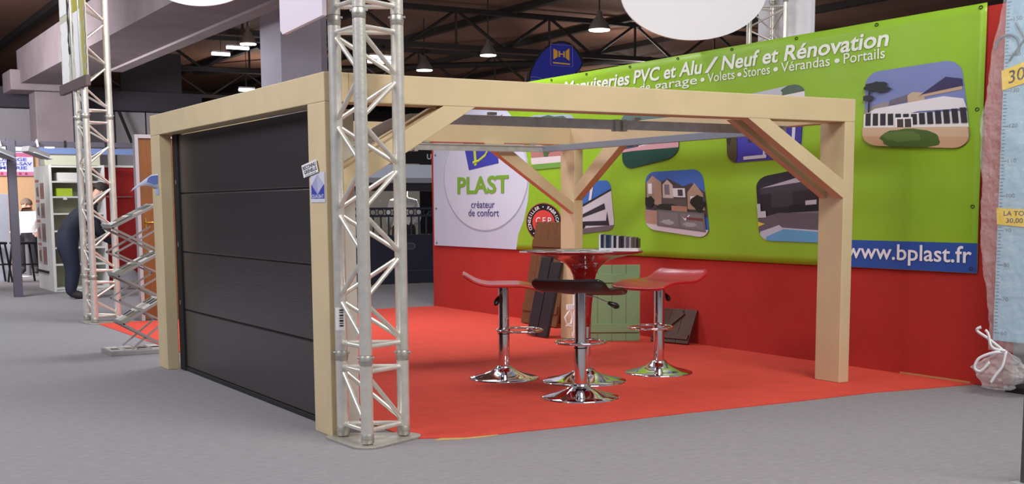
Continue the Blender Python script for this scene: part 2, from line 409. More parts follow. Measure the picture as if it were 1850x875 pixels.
picture('photo_print', [(4.50,2.60),(3.37,2.65),(3.36,2.06),(4.42,1.94)], [
    (None, (70,84,110)), (R(.3,.3,1,.9), (150,40,66)), (R(.28,.36,.46,.75), (52,44,84)), (R(.46,.34,.50,.8), (190,120,180)), (R(.30,.33,.47,.37), (220,220,226)), (R(.58,.36,.74,.8), (168,36,56)),
    (R(.76,.36,.92,.75), (66,56,84)), (R(.84,.42,.88,.72), (226,226,226)), (R(.78,.36,.92,.40), (210,206,200)), (R(0,.55,1.0,1.1), (96,120,120)), ([(0,.6),(.25,.62),(.28,.36),(0,.36)], (66,84,112)),
    (blob(.14,.5,.12,.14,14,.2,2), (34,52,72)), ([(-.1,.36),(1.1,.34),(1.1,.1),(-.1,.1)], (206,158,164)), ([(-.1,.32),(.2,.30),(1.1,.16),(1.1,-.1),(-.1,-.1)], (24,74,62))], 'printed photo of a red house beside a dark green lawn', .2)
picture('photo_print', [(2.60,2.62),(1.41,2.70),(1.46,1.985),(2.54,1.96)], [
    (None, (190,196,206)), (blob(.86,.92,.16,.10,16,.2,5), (84,104,88)), (R(.25,.75,1,.88), (222,222,228)), (R(.4,.80,.8,.85), (60,70,110)), (R(0,.0,1,.7), (70,66,160)), (R(.12,.06,.5,.55), (62,58,168)),
    (blob(.40,.52,.16,.12,16,.1,2), (150,126,110)), (R(.3,.28,.5,.42), (44,40,90)), (R(.5,.05,.53,.5), (206,206,224)), (R(.62,.1,.66,.55), (216,214,226)), (R(.66,.1,.76,.45), (150,140,150)),
    (blob(.06,.24,.10,.26,20,.2,3), (72,66,40)), (blob(.03,.5,.05,.2,14,.2,4), (40,40,34)), (R(.24,.03,.55,.08), (206,206,220)), (R(.62,.02,.78,.12), (214,212,224)), (R(.8,.2,1,.7), (58,54,150)), (R(.88,.1,.92,.6), (210,210,226))], 'printed photo of bright blue garage doors')
picture('photo_print', [(6.60,2.72),(5.44,2.66),(5.57,2.02),(6.50,2.00)], [
    (None, (160,176,190)), (blob(.45,.8,.5,.2,20,.15,1), (74,104,88)), (R(0,.2,1,.62), (176,120,116)), (R(.12,.42,.3,.70), (232,234,238)), (R(.14,.45,.2,.66), (110,124,140)), (R(.22,.45,.28,.66), (110,124,140)),
    (R(.5,.42,.8,.72), (234,236,240)), (R(.53,.45,.64,.68), (108,120,140)), (R(.67,.45,.77,.68), (108,120,140)), (blob(.4,.4,.08,.2,14,.2,3), (70,110,60)), (R(-.1,.1,1.1,.22), (214,206,206)), (R(-.1,-.1,1.1,.1), (110,160,70))], 'printed photo of a brick cottage with white windows')

# ------------------------------------------------------------------ timber frame
H, HB, W, L, PX, PY = 2.4, .19, 4.412, 4.747, .114, .29
fr = thing('pergola_frame', 'cream painted timber pergola frame with corner braces around the garage door', 'pergola', (2.37, 2.2, 0))
def fpart(mb, name, mt=CREAM, bev=.006):
    mb.v = [(v[0]-2.37, v[1]-2.2, v[2]) for v in mb.v]; return mb.build(name, mt, fr, bev)
ZB = H-HB
fpart(MB().box(0, PX, 0, PY+.015, .0, ZB), 'post')
fpart(MB().box(0, PX, W-PY-.015, W, .0, ZB), 'post')
fpart(MB().box(L-PX, L, 0, PY, .006, ZB), 'post')
fpart(MB().box(L-PX, L, W-PY, W, .006, ZB), 'post')
fpart(MB().box(0, PX+.06, 0, W, ZB, H), 'beam')
fpart(MB().box(PX+.06, L, 0, .2, ZB, H), 'beam')
fpart(MB().box(PX+.06, L, W-.2, W, ZB, H), 'beam')
fpart(MB().box(L-PX, L, .2, W-.2, ZB, H), 'beam')
# braces: two boards with a gap
def brace_x(xa0, xa1, xp, za, zb, y0, y1, back=None):
    fpart(MB().prism([(xa0, y0, ZB), (xa1, y0, ZB), (xp, y0, zb), (xp, y0, za)], (0, y1-y0, 0)), 'brace', CREAM, .003)
brace_x(1.116, .87, PX, 1.61, 1.765, 0, .10)
brace_x(1.116, .87, PX, 1.61, 1.765, .20, .27)
brace_x(3.577, 3.80, L-PX, 1.575, 1.725, 0, .10)
brace_x(3.577, 3.80, L-PX, 1.575, 1.725, .20, .27)
brace_x(3.47, 3.72, L-PX, 1.44, 1.56, W-.28, W-.18)
fpart(MB().prism([(L-PX, 3.16, ZB), (L-PX, 3.47, ZB), (L-PX, W-PY, 1.745), (L-PX, W-PY, 1.59)], (.10, 0, 0)), 'brace', CREAM, .003)
# metal hinge plates and bolts on the front corner post
for z in (1.274, .204, 1.928):
    fpart(MB().box(.03, .112, -.006, -.0005, z-.028, z+.028), 'bracket_plate', mat('plate', (190,180,150), .4, .6), 0)
    fpart(MB().box(.088, .116, -.016, -.006, z-.038, z+.030), 'bracket_hook', STEEL, .002)
for z in (2.352, 2.28, 2.165):
    b = MB(); b.tube([(.078, -.006, z), (.078, .0, z)], .012, 8); fpart(b, 'bolt', BLACKM, 0)
# ------------------------------------------------------------------ sectional garage door
gd = thing('garage_door', 'dark anthracite sectional garage door in the cream timber frame', 'garage door', (.12, 2.2, 0))
def gpart(mb, name, mt, bev=0, par=None):
    mb.v = [(v[0]-.12, v[1]-2.2, v[2]) for v in mb.v]; return mb.build(name, mt, par or gd, bev)
ya, yb = PY+.02, W-PY-.02
ph = (ZB-.045)/4
for i in range(4):
    z0 = .04+i*ph
    gpart(MB().box(.135, .175, ya+.07, yb-.17, z0+.006, z0+ph-.006), 'panel', DOORM, .006)
    if i: gpart(MB().box(.145, .165, ya+.07, yb-.17, z0-.0055, z0+.0055), 'joint_strip', BLACKM)
gpart(MB().box(.120, .19, yb-.16, yb, .0, ZB-.002), 'side_rail', BLACKM, .004)
gpart(MB().box(.120, .19, ya, ya+.06, .0, ZB-.002), 'side_rail', BLACKM, .004)
gpart(MB().box(.130, .18, ya+.07, yb-.17, .0, .038), 'bottom_seal', mat('seal', (30,27,27), .6), .004)
for z in (.575+.05, 1.12+.05, 1.68+.07):
    gpart(MB().box(.117, .1195, yb-.10, yb-.07, z, z+.04), 'catch', mat('grey_catch', (110,105,108), .4))
# running tracks: vertical, quarter bend, horizontal
def track(y, s):
    pts = [(.27, y, .1), (.27, y, 1.60)]
    for i in range(1, 11):
        a = math.radians(9*i); pts.append((.27+.62*(1-math.cos(a)), y, 1.60+.55*math.sin(a)))
    pts += [(1.5, y, 2.15), (3.0, y, 2.15), (4.30, y, 2.15)]
    up = MB(); prof = [(-.012,-.036),(.012,-.036),(.012,-.022),(0,-.022),(0,.022),(.012,.022),(.012,.036),(-.012,.036)]
    rings = []
    for i, p in enumerate(pts):
        t = (Vector(pts[min(i+1, len(pts)-1)])-Vector(pts[max(i-1, 0)])).normalized(); n = Vector((-t.z, 0, t.x))
        rings.append([Vector(p)+Vector((0, s, 0))*a+n*b for a, b in prof])
    k = len(prof); up.add([q for r in rings for q in r], [(i*k+j, i*k+(j+1) % k, (i+1)*k+(j+1) % k, (i+1)*k+j) for i in range(len(pts)-1) for j in range(k)])
    o = gpart(up, 'running_track', STEEL); recalc(o)
    for x in (1.45, 2.75, 4.05):
        gpart(MB().box(x-.03, x+.03, y-.02, y+.02, 2.19, ZB+.0), 'track_hanger', ALU_D)
    for x in (2.55, 2.62):
        gpart(MB().box(x-.02, x+.02, y-.03, y+.03, 2.10, 2.19), 'track_joint', ALU_D)
track(.36, 1); track(W-.36, -1)
gpart(MB().box(4.17, 4.22, .30, W-.33, 2.115, 2.18), 'track_crossbar', mat('zinc_bar', (150,158,172), .4, .5), .003)
gpart(MB().box(.20, .33, .30, .325, .0, 2.19), 'rail_cover', mat('rail_pale', (206,202,192), .5), .002)
b = MB(); b.tube([(.22, .38, 2.13), (.22, W-.38, 2.13)], .022, 10); gpart(b, 'spring_shaft', STEEL)

# ------------------------------------------------------------------ aluminium trusses
def truss(name, label, legs, r, rb, z0, z1, joints, half, plate=None, phase=(0, .5, .25)):
    cx = sum(p[0] for p in legs)/3; cy = sum(p[1] for p in legs)/3
    t = thing(name, label, 'truss', (cx, cy, 0), 0, 'aluminium triangular trusses')
    legs = [Vector((p[0]-cx, p[1]-cy, 0)) for p in legs]
    cuts = [z0]+joints+[z1]
    for p in legs:
        m = MB()
        for a, b_ in zip(cuts[:-1], cuts[1:]):
            m.tube([(p.x, p.y, a+.035), (p.x, p.y, b_-.035)], r, 16)
        m.build('leg', ALU, t)
        for j in joints+[z0+.04]:
            c = MB(); c.tube([(p.x, p.y, j-.036), (p.x, p.y, j-.028), (p.x, p.y, j+.028), (p.x, p.y, j+.036)], [r*.86, r*1.03, r*1.03, r*.86], 16)
            c.tube([(p.x, p.y, j-.003), (p.x, p.y, j+.003)], r*1.1, 16)
            d = Vector((-.6, -.8, 0)); q = Vector((p.x, p.y, j))
            c.build('coupler', ALU_D, t)
            if j > .3:
                pin = MB(); s_ = Vector((.8, -.6, 0))*(r*1.35); pin.tube([q-s_+Vector((0,0,.018)), q+s_+Vector((0,0,.018))], .008, 6); pin.build('pin', STEEL, t)
    for k in range(3):
        A, B = legs[k], legs[(k+1) % 3]; d = (B-A).normalized()
        a_, b2 = A+d*r*.6, B-d*r*.6
        for s0, s1 in zip(cuts[:-1], cuts[1:]):
            lo, hi = s0+.085, s1-.075
            for z in (lo, hi):
                m = MB(); m.tube([(a_.x, a_.y, z), (b2.x, b2.y, z)], rb, 8); m.build('brace', ALU, t)
            n = max(1, int(round((hi-lo-.02)/half))); hh = (hi-lo-.02)/n
            for i in range(n):
                za, zb = lo+.01+i*hh+.03, lo+.01+(i+1)*hh-.025
                p, q = (a_, b2) if (i+k) % 2 else (b2, a_)
                m = MB(); m.tube([(p.x, p.y, za), (q.x, q.y, zb)], rb, 8); m.build('brace', ALU, t)
    if plate:
        # triangular base plate with rounded corners
        m = MB(); ps = []
        for k in range(3):
            p = legs[k]; a0 = math.atan2(p.y, p.x)
            for i in range(-3, 4):
                a = a0+i*.33; ps.append((p.x+math.cos(a)*plate, p.y+math.sin(a)*plate, .0))
        ps.sort(key=lambda q: math.atan2(q[1], q[0]))
        m.prism(ps, (0,0,.014)); m.build('base_plate', ALU_D, t, .002)
    return t
truss('truss_tower', 'bright aluminium triangular truss tower on a base plate beside the front corner post',
      [(.072,-.42),(.405,-.26),(.055,-.062)], .041, .0155, .014, 4.4, [.555, 2.715], .272, .115)
truss('truss_tower', 'aluminium truss tower left of the garage door with a tree poster', [(.45,9.43),(.78,9.54),(.44,9.89)], .046, .015, .014, 4.9, [.62, 2.74], .27, .12)
truss('truss_tower', 'aluminium truss tower rising behind the green banner', [(6.22,3.05),(6.50,2.78),(6.62,3.12)], .030, .010, .014, 4.6, [3.75], .22, .1)
# bar-code label on the front truss
lb = thing('truss_label', 'white barcode label on the leg of the front truss tower', 'label', (.030, -.105, .80))
m = MB(); 
for i in range(5):
    pass
a0, a1 = math.radians(195), math.radians(285)
vs = []; 
for i in range(9):
    a = a0+(a1-a0)*i/8
    for z in (-.075, .075): vs.append((.055-.030+.0425*math.cos(a), -.062+.105+.0425*math.sin(a), z))
m.add(vs, [(2*i, 2*i+2, 2*i+3, 2*i+1) for i in range(8)], True); m.build('sheet', PAPER, lb)
m = MB()
for j, (z, h) in enumerate([(-.05,.010),(-.032,.006),(-.018,.012),(.004,.005),(.018,.010),(.04,.006),(.054,.008)]):
    vs = []
    for i in range(5):
        a = a0+(a1-a0)*(.45+.1*i)
        for zz in (z, z+h): vs.append((.025+.0432*math.cos(a), .043+.0432*math.sin(a), zz))
    m.add(vs, [(2*i, 2*i+2, 2*i+3, 2*i+1) for i in range(4)])
m.build('barcode', BLACKM, lb)

# overhead white signs -------------------------------------------------------
def disc(label, c, rx, rz, d, arm_to, th=.05):
    d = Vector(d).normalized(); n = Vector((d.y, -d.x, 0)); m = MB(); t = thing('round_sign', label, 'sign', c)
    ps = [d*rx*math.cos(2*PI*i/64)+Vector((0,0,rz*math.sin(2*PI*i/64))) for i in range(64)]
    m.prism(ps, n*th); recalc(m.build('disc', WHITEP, t))
    for dz in (.1, .3):
        m = MB(); e = Vector(arm_to)-Vector(c); back = -n*.02; m.tube([back+Vector((0,0,dz)), e+Vector((0,0,dz))], .02, 8); m.build('support_arm', ALU_D, t)
    return t
disc('big white round sign hanging above the green banner', (5.51, 3.14, 3.79), .78, .505, (.863,-.504,0), (6.20, 3.06, 3.79))
disc('white round sign hanging high left of the garage door', (1.98, 9.15, 4.72), .80, .505, (.863,-.504,0), (.80, 9.54, 4.72))
m = MB(); P0_ = Vector((.055,-.115,2.735)); dd = Vector((.087,.996,0)); LN = 1.02
ps = [P0_, P0_+dd*(LN-.06), P0_+dd*LN+Vector((0,0,.035)), P0_+dd*LN+Vector((0,0,1.3)), P0_+Vector((0,0,1.3))]
m.prism([p+Vector((-.10,0,0)) for p in ps], (.03,0,0)); o = m.build('sign_panel', mat('lilac_white_panel', (226,214,226), .6)); recalc(o)
tag(o, 'white sign panel fixed high on the front truss tower', 'sign')
m = MB(); m.box(6.66, 6.72, 2.56, 3.40, 3.0, 4.6); tag(m.build('sign_panel', WHITEP), 'white upright sign panel behind the truss above the banner', 'sign')
# poster on the left truss
po = thing('poster', 'tall tree photo poster hung on the left truss tower', 'poster', (.43, 9.72, 3.2))
m = MB(); m.box(-.012, 0, -.70, .96, 0, 1.9); m.build('sheet', mat('poster_board', (190,182,160), .6), po)
m = MB(); m.box(-.05, .01, -.74, 1.0, -.10, .03); m.build('bottom_bar', mat('poster_bar', (92,76,76), .6), po)
tp = [((-.62,.05,-.40,1.8),(176,164,84)), ((-.30,.05,.05,1.0),(236,230,228)), ((.12,.04,.30,1.85),(120,112,92)), ((.42,.04,.9,.85),(236,230,228)), ((.45,.95,.92,1.85),(236,230,228)), ((-.36,.9,.1,1.4),(176,164,70)), ((.34,.4,.42,1.3),(60,54,50)), ((-.66,.1,-.60,.9),(178,170,166))]
for k, (q, c) in enumerate(tp):
    m = MB(); y0, z0, y1, z1 = q; n = 14; L_ = []; R_ = []
    for i in range(n+1):
        z = z0+(z1-z0)*i/n; L_.append((-.0135-.0006*k, y0+random.uniform(-.04,.04), z)); R_.append((-.0135-.0006*k, y1+random.uniform(-.04,.04), z))
    m.add(L_+R_, [(i, i+1, n+2+i, n+1+i) for i in range(n)]); m.build('print', pm(c), po)

# ------------------------------------------------------------------ sheets on the frame
s1 = thing('certificate_sheet', 'white sheet with blue pyramid emblem taped to the front corner post', 'paper', (-.002, .14, 1.66))
m = MB(); m.box(-.0015, .0, -.125, .128, -.10, .10); m.build('sheet', mat('sheet_lilac', (206,206,220), .5), s1)
def yz(pts, x): return [(x, -p[0], p[1]) for p in pts]
m = MB(); m.poly(yz([(-.115,-.075),(.115,-.075),(.115,.02),(0,-.05),(-.115,.02)], -.0025)); m.build('emblem', pm((62,70,170)), s1)
m = MB(); m.poly(yz([(0,.085),(.105,.015),(0,-.045),(-.105,.015)], -.003)); m.build('pyramid', pm((160,162,196)), s1)
m = MB(); m.poly(yz([(-.01,.08),(.0,.085),(.105,.015),(0,-.045)], -.0034)); m.build('pyramid', pm((182,184,210)), s1)
m = MB(); text_on(m, 'QUALIBAT', (-.0036, .105, -.070), AX, AY, .21, .022, .02); m.build('lettering', pm((210,212,230)), s1)
s2 = thing('slogan_sticker', 'small tilted white sticker with dark lettering above the certificate sheet', 'sticker', (-.012, .255, 1.785))
ca, sa = math.cos(.13), math.sin(.13)
ax = Vector((0,-.985,.17)); ay = Vector((0,.50,.866)).normalized()
ax = Vector((0,-1,.13)).normalized(); ay = Vector((0,.42,.9)).normalized()
q = [ax*a+ay*b for a, b in ((-.135,-.046),(.135,-.046),(.135,.046),(-.135,.046))]
m = MB(); m.prism(q, (.001,0,0)); recalc(m.build('sheet', PAPER, s2))
m = MB(); text_on(m, 'RECONNU', ax*-.12+ay*.006+Vector((-.001,0,0)), ax, ay, .24, .026, .03); text_on(m, 'GRENELLE', ax*-.11+ay*-.026+Vector((-.001,0,0)), ax, ay, .23, .024, .03)
text_on(m, 'environnement', ax*-.10+ay*-.041+Vector((-.001,0,0)), ax, ay, .20, .008, .01)
m.build('lettering', pm((64,56,88)), s2)
# curled leaflet on the far post
lf = thing('curled_leaflet', 'curled blue and white leaflet taped to the far left post', 'leaflet', (-.002, 4.30, 1.75))
m = MB(); m2 = MB(); vs = []; n = 12
for i in range(n+1):
    t = i/n; yy = -.13+t*.62; xx = -.002-.16*max(0, t-.3)**1.6; zz = .10-.10*max(0, t-.35)**1.3*2.2
    vs += [(xx, yy, zz), (xx-.02*t, yy+.02, zz-.13-.02*math.sin(t*6)+.09*t)]
m.add(vs, [(2*i, 2*i+2, 2*i+3, 2*i+1) for i in range(n)], True); o = m.build('sheet', mat('leaflet_pale', (196,202,222), .4), lf)
o.modifiers.new('s', 'SOLIDIFY').thickness = .002
m2.add([(v[0]-.0025, v[1], v[2]-.012 if k % 2 == 0 else v[2]+.035) for k, v in enumerate(vs[:14])], [(2*i, 2*i+2, 2*i+3, 2*i+1) for i in range(6)], True); m2.build('print', pm((96,114,176)), lf)
m = MB(); m.box(-.001, .0, -.135, -.02, -.095, -.03); m.build('tape', pm((170,180,220)), lf)

# ------------------------------------------------------------------ zigzag brochure rack
rk = thing('brochure_rack', 'grey folding zigzag brochure rack with leaflets beside the far post', 'rack', (.06, 5.72, 0))
GREY = mat('rack_metal', (168,166,164), .4, .5)
nodes = [(-.23,1.335),(.27,1.57)]
def bar(a, b, y, h=.012, mt=GREY, name='side_bar'):
    m = MB(); m.obox(((a[0]+b[0])/2, y, (a[1]+b[1])/2), (b[0]-a[0],0,b[1]-a[1]), (0,1,0), (-(b[1]-a[1]),0,b[0]-a[0]), math.hypot(b[0]-a[0], b[1]-a[1])/2, .012, h); m.build(name, mt, rk)
zz = [(.27,1.57),(-.21,1.33),(.30,1.07),(-.17,.83),(.30,.58),(-.14,.33),(.30,.07)]
for side, y in ((0,-.20),(1,.22)):
    for a, b in zip(zz[:-1], zz[1:]): bar(a, b, y)
    for a, b in (((.30,1.33),(-.18,1.07)), ((-.18,1.07),(.30,.83)), ((.30,.83),(-.16,.58)), ((-.16,.58),(.30,.33)), ((.30,.33),(-.05,.06))): bar(a, b, y+.03, .009)
covers = [(206,204,198),(120,128,110),(180,176,170),(70,76,70),(214,212,208),(150,150,140)]
def tray(a, b, name='tray'):
    d = Vector((b[0]-a[0], 0, b[1]-a[1])); Ld = d.length; d.normalize(); n = Vector((-d.z, 0, d.x)); c = Vector(((a[0]+b[0])/2, .01, (a[1]+b[1])/2))
    if n.z < 0: n = -n
    m = MB(); m.obox(c, d, (0,1,0), n, Ld/2, .20, .006); m.obox(c-d*(Ld/2)+n*.02, d, (0,1,0), n, .005, .20, .022); t = m.build(name, GREY, rk)
    k = 0
    for i in range(2):
        for j in range(3):
            cc = c+d*(Ld*(.25-.5*i))+Vector((0, -.13+.13*j, 0))+n*.0115
            m = MB(); m.obox(cc, d, (0,1,0), n, Ld*.22, .058, .005); lo = m.build('leaflet', pm(random.choice(covers)), t)
            m = MB(); m.obox(cc+n*.0056+d*.03, d, (0,1,0), n, Ld*.10, .045, .0006); m.build('leaflet_print', pm(random.choice([(60,66,60),(110,96,80),(88,104,120),(40,40,44)])), t)
for a, b in ((zz[1], zz[0]), (zz[3], zz[2]), (zz[5], zz[4])): tray(a, b)
m = MB(); m.box(-.28, .31, -.21, .24, .0, .05); m.build('base_tray', GREY, rk, .004)
for i in range(4):
    m = MB(); m.box(-.26+.14*i, -.14+.14*i, -.18, .2, .0515, .06); m.build('leaflet', pm(random.choice(covers)), rk)
    m = MB(); m.box(-.25+.14*i, -.16+.14*i, -.14, .0, .0605, .0612); m.build('leaflet_print', pm(random.choice([(60,66,60),(110,96,80),(40,40,44)])), rk)

# ------------------------------------------------------------------ bar table and stools
TRED = mat('table_red', (138,16,24), .16, coat=.6)
tb = thing('bar_table', 'dark red trumpet shaped bar table on a chrome foot', 'table', (2.88, 1.29, .006))
prof = [(.0,1.122),(.44,1.124),(.485,1.130),(.503,1.138),(.506,1.130),(.495,1.118),(.44,1.108),(.36,1.094),(.28,1.076),(.21,1.052),(.16,1.02),(.125,.98),(.102,.93),(.092,.88),(.086,.82),(.076,.75),(.067,.68),(.060,.58),(.058,.48),(.0,.48)]
m = MB(); m.lathe(prof[::-1], n=56); m.build('top', TRED, tb)
m = MB(); m.lathe([(.056,.09),(.056,.49)], n=24); m.build('stem', CHROME, tb)
base_prof = lambda r: [(r,0),(r,.008),(r*.97,.014),(r*.8,.026),(r*.6,.042),(r*.4,.066),(r*.27,.09),(r*.22,.108),(r*.22,.115),(.0,.115)]
m = MB(); m.lathe(base_prof(.37), n=56); m.build('foot', CHROME, tb)
STOOLS = {}
def stool(label, pos, front, seatcol, zs, ringdir=None, lever=(.12,-.2)):
    rz = math.atan2(front[1], front[0])
    t = thing('bar_stool', label, 'stool', (pos[0], pos[1], .006), rz, 'bar stools around the red table')
    m = MB(); m.lathe(base_prof(.31), n=48); m.build('foot', CHROME, t)
    m = MB(); m.lathe([(.05,.10),(.05,.40)], n=24); m.build('column', CHROME, t)
    m = MB(); m.lathe([(.052,.396),(.052,.404)], n=24); m.build('collar', BLACK, t)
    m = MB(); m.lathe([(.047,.40),(.047,zs-.03)], n=24); m.build('piston', CHROME, t)
    m = MB(); m.lathe([(.06,zs-.035),(.09,zs-.012),(.0,zs-.012)], n=24); m.build('seat_bracket', seatcol if seatcol is not SB else BLACK, t)
    # seat shell: upturned back at -x, waterfall front at +x
    n, k = 26, 12; hl, hw = .35, .30; vs = []; fs = []
    def zp(u):
        z = 0
        if u < -.10: tt = (-.10-u)/.25; z += .098*tt**2.2
        if u > .12: tt = (u-.12)/.23; z -= .050*tt**1.6
        return z
    for i in range(n+1):
        u = -hl+2*hl*i/n
        e = 1-abs(u)/hl; wv = hw*(min(1, (max(e, 0)/.16))**.45*.16+.84)
        if abs(u) > .25 and u > 0: wv *= 1
        for j in range(k+1):
            v = -wv+2*wv*j/k
            vs.append((u, v, zs+zp(u)+.012*(abs(v)/hw)**3-.004))
    for i in range(n):
        for j in range(k): a = i*(k+1)+j; fs.append((a, a+k+1, a+k+2, a+1))
    m = MB(); m.add(vs, fs, True); o = m.build('seat', seatcol, t); s = o.modifiers.new('s', 'SOLIDIFY'); s.thickness = .026; s.offset = -1
    bv = o.modifiers.new('b', 'BEVEL'); bv.width = .010; bv.segments = 3; bv.limit_method = 'ANGLE'
    # lever
    lx, ly = lever
    m = MB(); m.tube([(0,0,zs-.045),(lx*.5,ly*.5,zs-.07),(lx,ly,zs-.12)], .006, 6); lv = m.build('lever', STEEL, t)
    m = MB(); d = Vector((lx, ly, -.10)).normalized(); p = Vector((lx, ly, zs-.12))
    m.tube([p-d*.01, p+d*.02, p+d*.06, p+d*.085], [.012,.02,.026,.014], 10); m.build('lever_grip', BLACK, lv)
    # foot rest ring
    ra = math.atan2(ringdir[1], ringdir[0])-rz if ringdir else 0
    c = Vector((math.cos(ra), math.sin(ra), 0))*.14; pts = []
    for i in range(28):
        a = 2*PI*i/28; pts.append((c.x+.20*math.cos(a), c.y+.20*math.sin(a), .43))
    m = MB(); m.tube(pts, .012, 8, closed=True); m.lathe([(.056,.41),(.056,.45)], n=20); m.build('foot_rest', CHROME, t)
    return t
SR = mat('stool_red', (206,38,36), .32, coat=.2); SB = mat('stool_black', (15,13,16), .38)
SR2 = mat('stool_deep_red', (186,26,38), .3, coat=.2)
stool('bright red bar stool standing left of the red table', (2.379,1.822), (.88,-.47), SR, .845, (.88,-.47), (-.05,-.11))
stool('red bar stool standing right of the table by the wall', (3.75,1.37), (-.97,-.24), SR2, .845, (-.8,-.3), (.10,.16))
stool('black bar stool standing in front of the red table', (2.332,.521), (.78,.62), SB, .872, (.55,.8), (.12,-.20))
# things on the table ---------------------------------------------------------
ZT = .006+1.1255
def booklet(label, x, y, rz, w_, d_, z, h, cover, blocks):
    t = thing('brochure', label, 'brochure', (x, y, z), rz, 'brochures on the bar table')
    MBx = MB(); MBx.box(-w_/2, w_/2, -d_/2, d_/2, 0, h); MBx.build('pages', PAPER, t)
    MBx = MB(); MBx.box(-w_/2-.003, w_/2+.003, -d_/2-.003, d_/2+.003, h, h+.002); cv = MBx.build('cover', pm(cover), t)
    for (x0, y0, x1, y1, c) in blocks:
        MBx = MB(); MBx.box(x0*w_-w_/2, x1*w_-w_/2, y0*d_-d_/2, y1*d_-d_/2, h+.002, h+.0026); MBx.build('cover_print', pm(c), cv)
booklet('grey covered brochure at the left edge of the red table', 2.54, 1.50, .5, .26, .22, ZT, .014, (96,104,100), [(.1,.1,.6,.5,(180,184,180))])
booklet('open white catalogue with pale pictures in the middle of the red table', 2.86, 1.25, -.55, .40, .28, ZT, .012, (176,188,190), [(.06,.1,.3,.9,(120,140,140)),(.36,.1,.6,.5,(60,66,70)),(.66,.2,.95,.8,(240,240,240)),(.4,.6,.6,.9,(150,160,150))])
booklet('white brochure with dark photo lying at the front of the red table', 2.80, .99, -.5, .26, .18, ZT, .010, (204,206,210), [(.2,.2,.5,.7,(90,100,96)),(.6,.2,.9,.8,(190,196,196))])
booklet('thin pale brochure at the back of the red table', 3.00, 1.58, -.3, .34, .2, ZT, .008, (196,202,180), [(.1,.2,.5,.6,(150,170,150))])
sbx = thing('colour_sample_box', 'striped colour sample box standing on the right of the red table', 'sample box', (3.21, 1.23, ZT), -.75)
m = MB(); m.box(-.17, .17, -.09, .09, .0, .03); m.box(-.17, -.155, -.09, .09, .03, .15); m.build('holder', WHITE, sbx, .003)
cs = [(38,42,60),(150,150,158),(40,46,76),(60,74,110),(196,198,200),(30,34,50),(210,210,210),(50,48,60),(46,42,52),(160,156,160),(96,84,104),(168,160,158),(92,84,74),(104,94,84)]
for i, c in enumerate(cs):
    m = MB(); x = -.15+i*.022; m.box(x, x+.019, -.085, .085, .031, .146-.002*i); m.build('colour_sample', pm(c), sbx)
m = MB(); m.box(.162, .172, -.08, .08, .03, .11); m.build('end_card', pm((60,52,44)), sbx)
# ------------------------------------------------------------------ shutters and boards
def board(name, label, cat, p0, along, width, up, height, thick, boards, mt, battens=(), diag=None, bt=.02):
    al = Vector(along).normalized(); upv = Vector(up).normalized(); nn = al.cross(upv).normalized()
    t = thing(name, label, cat, p0)
    bw_ = width/boards
    for i in range(boards):
        m = MB(); m.obox(al*(bw_*(i+.5))+upv*height/2, al, upv, nn, bw_/2-.0015, height/2, thick/2); recalc(m.build('plank', mt, t, .004))
    for (h0, h1) in battens:
        m = MB(); m.obox(al*width/2+upv*(h0+h1)/2+nn*(thick/2+bt/2), al, upv, nn, width/2-.012, (h1-h0)/2, bt/2); recalc(m.build('batten', mt, t, .003))
    if diag:
        a, b = [al*q[0]+upv*q[1]+nn*(thick/2+bt/2) for q in diag]; d = (b-a).normalized(); m = MB(); m.obox((a+b)/2, d, nn.cross(d), nn, (b-a).length/2, .035, bt/2); recalc(m.build('diagonal_brace', mt, t, .003))
    return t
WOOD = mat('brown_wood', (104,66,34), .55, var=.2, vscale=9, stretch=(8,8,.6))
WOODD = mat('dark_brown_wood', (74,40,24), .5, var=.2, vscale=7, stretch=(6,6,.8))
GRN = mat('shutter_green', (124,156,112), .45, var=.05, vscale=4)
NAVY = mat('black_board', (34,30,36), .45)
board('wooden_shutter', 'tall brown plank shutter leaning against the wall behind the back post', 'shutter', (5.20, 6.25, .014), (0,-1,0), .86, (.24,0,1.28), 1.33, .03, 5, WOOD, [(.16,.26),(1.0,1.1)])
t = thing('dark_shutter_sample', 'narrow black board leaning against the back post', 'board', (4.46, 4.72, .016))
for dx, dy, w_, h_ in ((0,0,.17,.93),(.0,-.22,.17,.88)):
    m = MB(); m.obox(Vector((.07,dy-.02,.46*h_/.93)), (0,1,0), (.15,-.10,.9), (.9,0,-.15), w_/2+.02, h_/2, .02); recalc(m.build('plank', NAVY, t, .004))
board('green_shutter', 'pale green plank shutter standing between the back post and the red wall', 'shutter', (4.66, 3.98, .006), (.863,-.504,0), .64, (0,0,1), .86, .03, 4, GRN, [(.10,.20),(.66,.76)])
board('brown_shutter_sample', 'small dark brown shutter sample leaning low against the red wall', 'shutter', (5.25, 3.50, .016), (.22,-.95,0), .53, (.18,.05,.38), .40, .03, 3, WOODD, [(.04,.10)], ((.12,.12),(.36,.36)))
m = MB(); m.obox((5.31,3.32,.062), (.22,-.95,0), (0,0,1), (1,0,0), .035, .012, .004)
tag(m.build('price_sticker', PAPER), 'tiny white sticker on the small brown shutter sample', 'sticker')
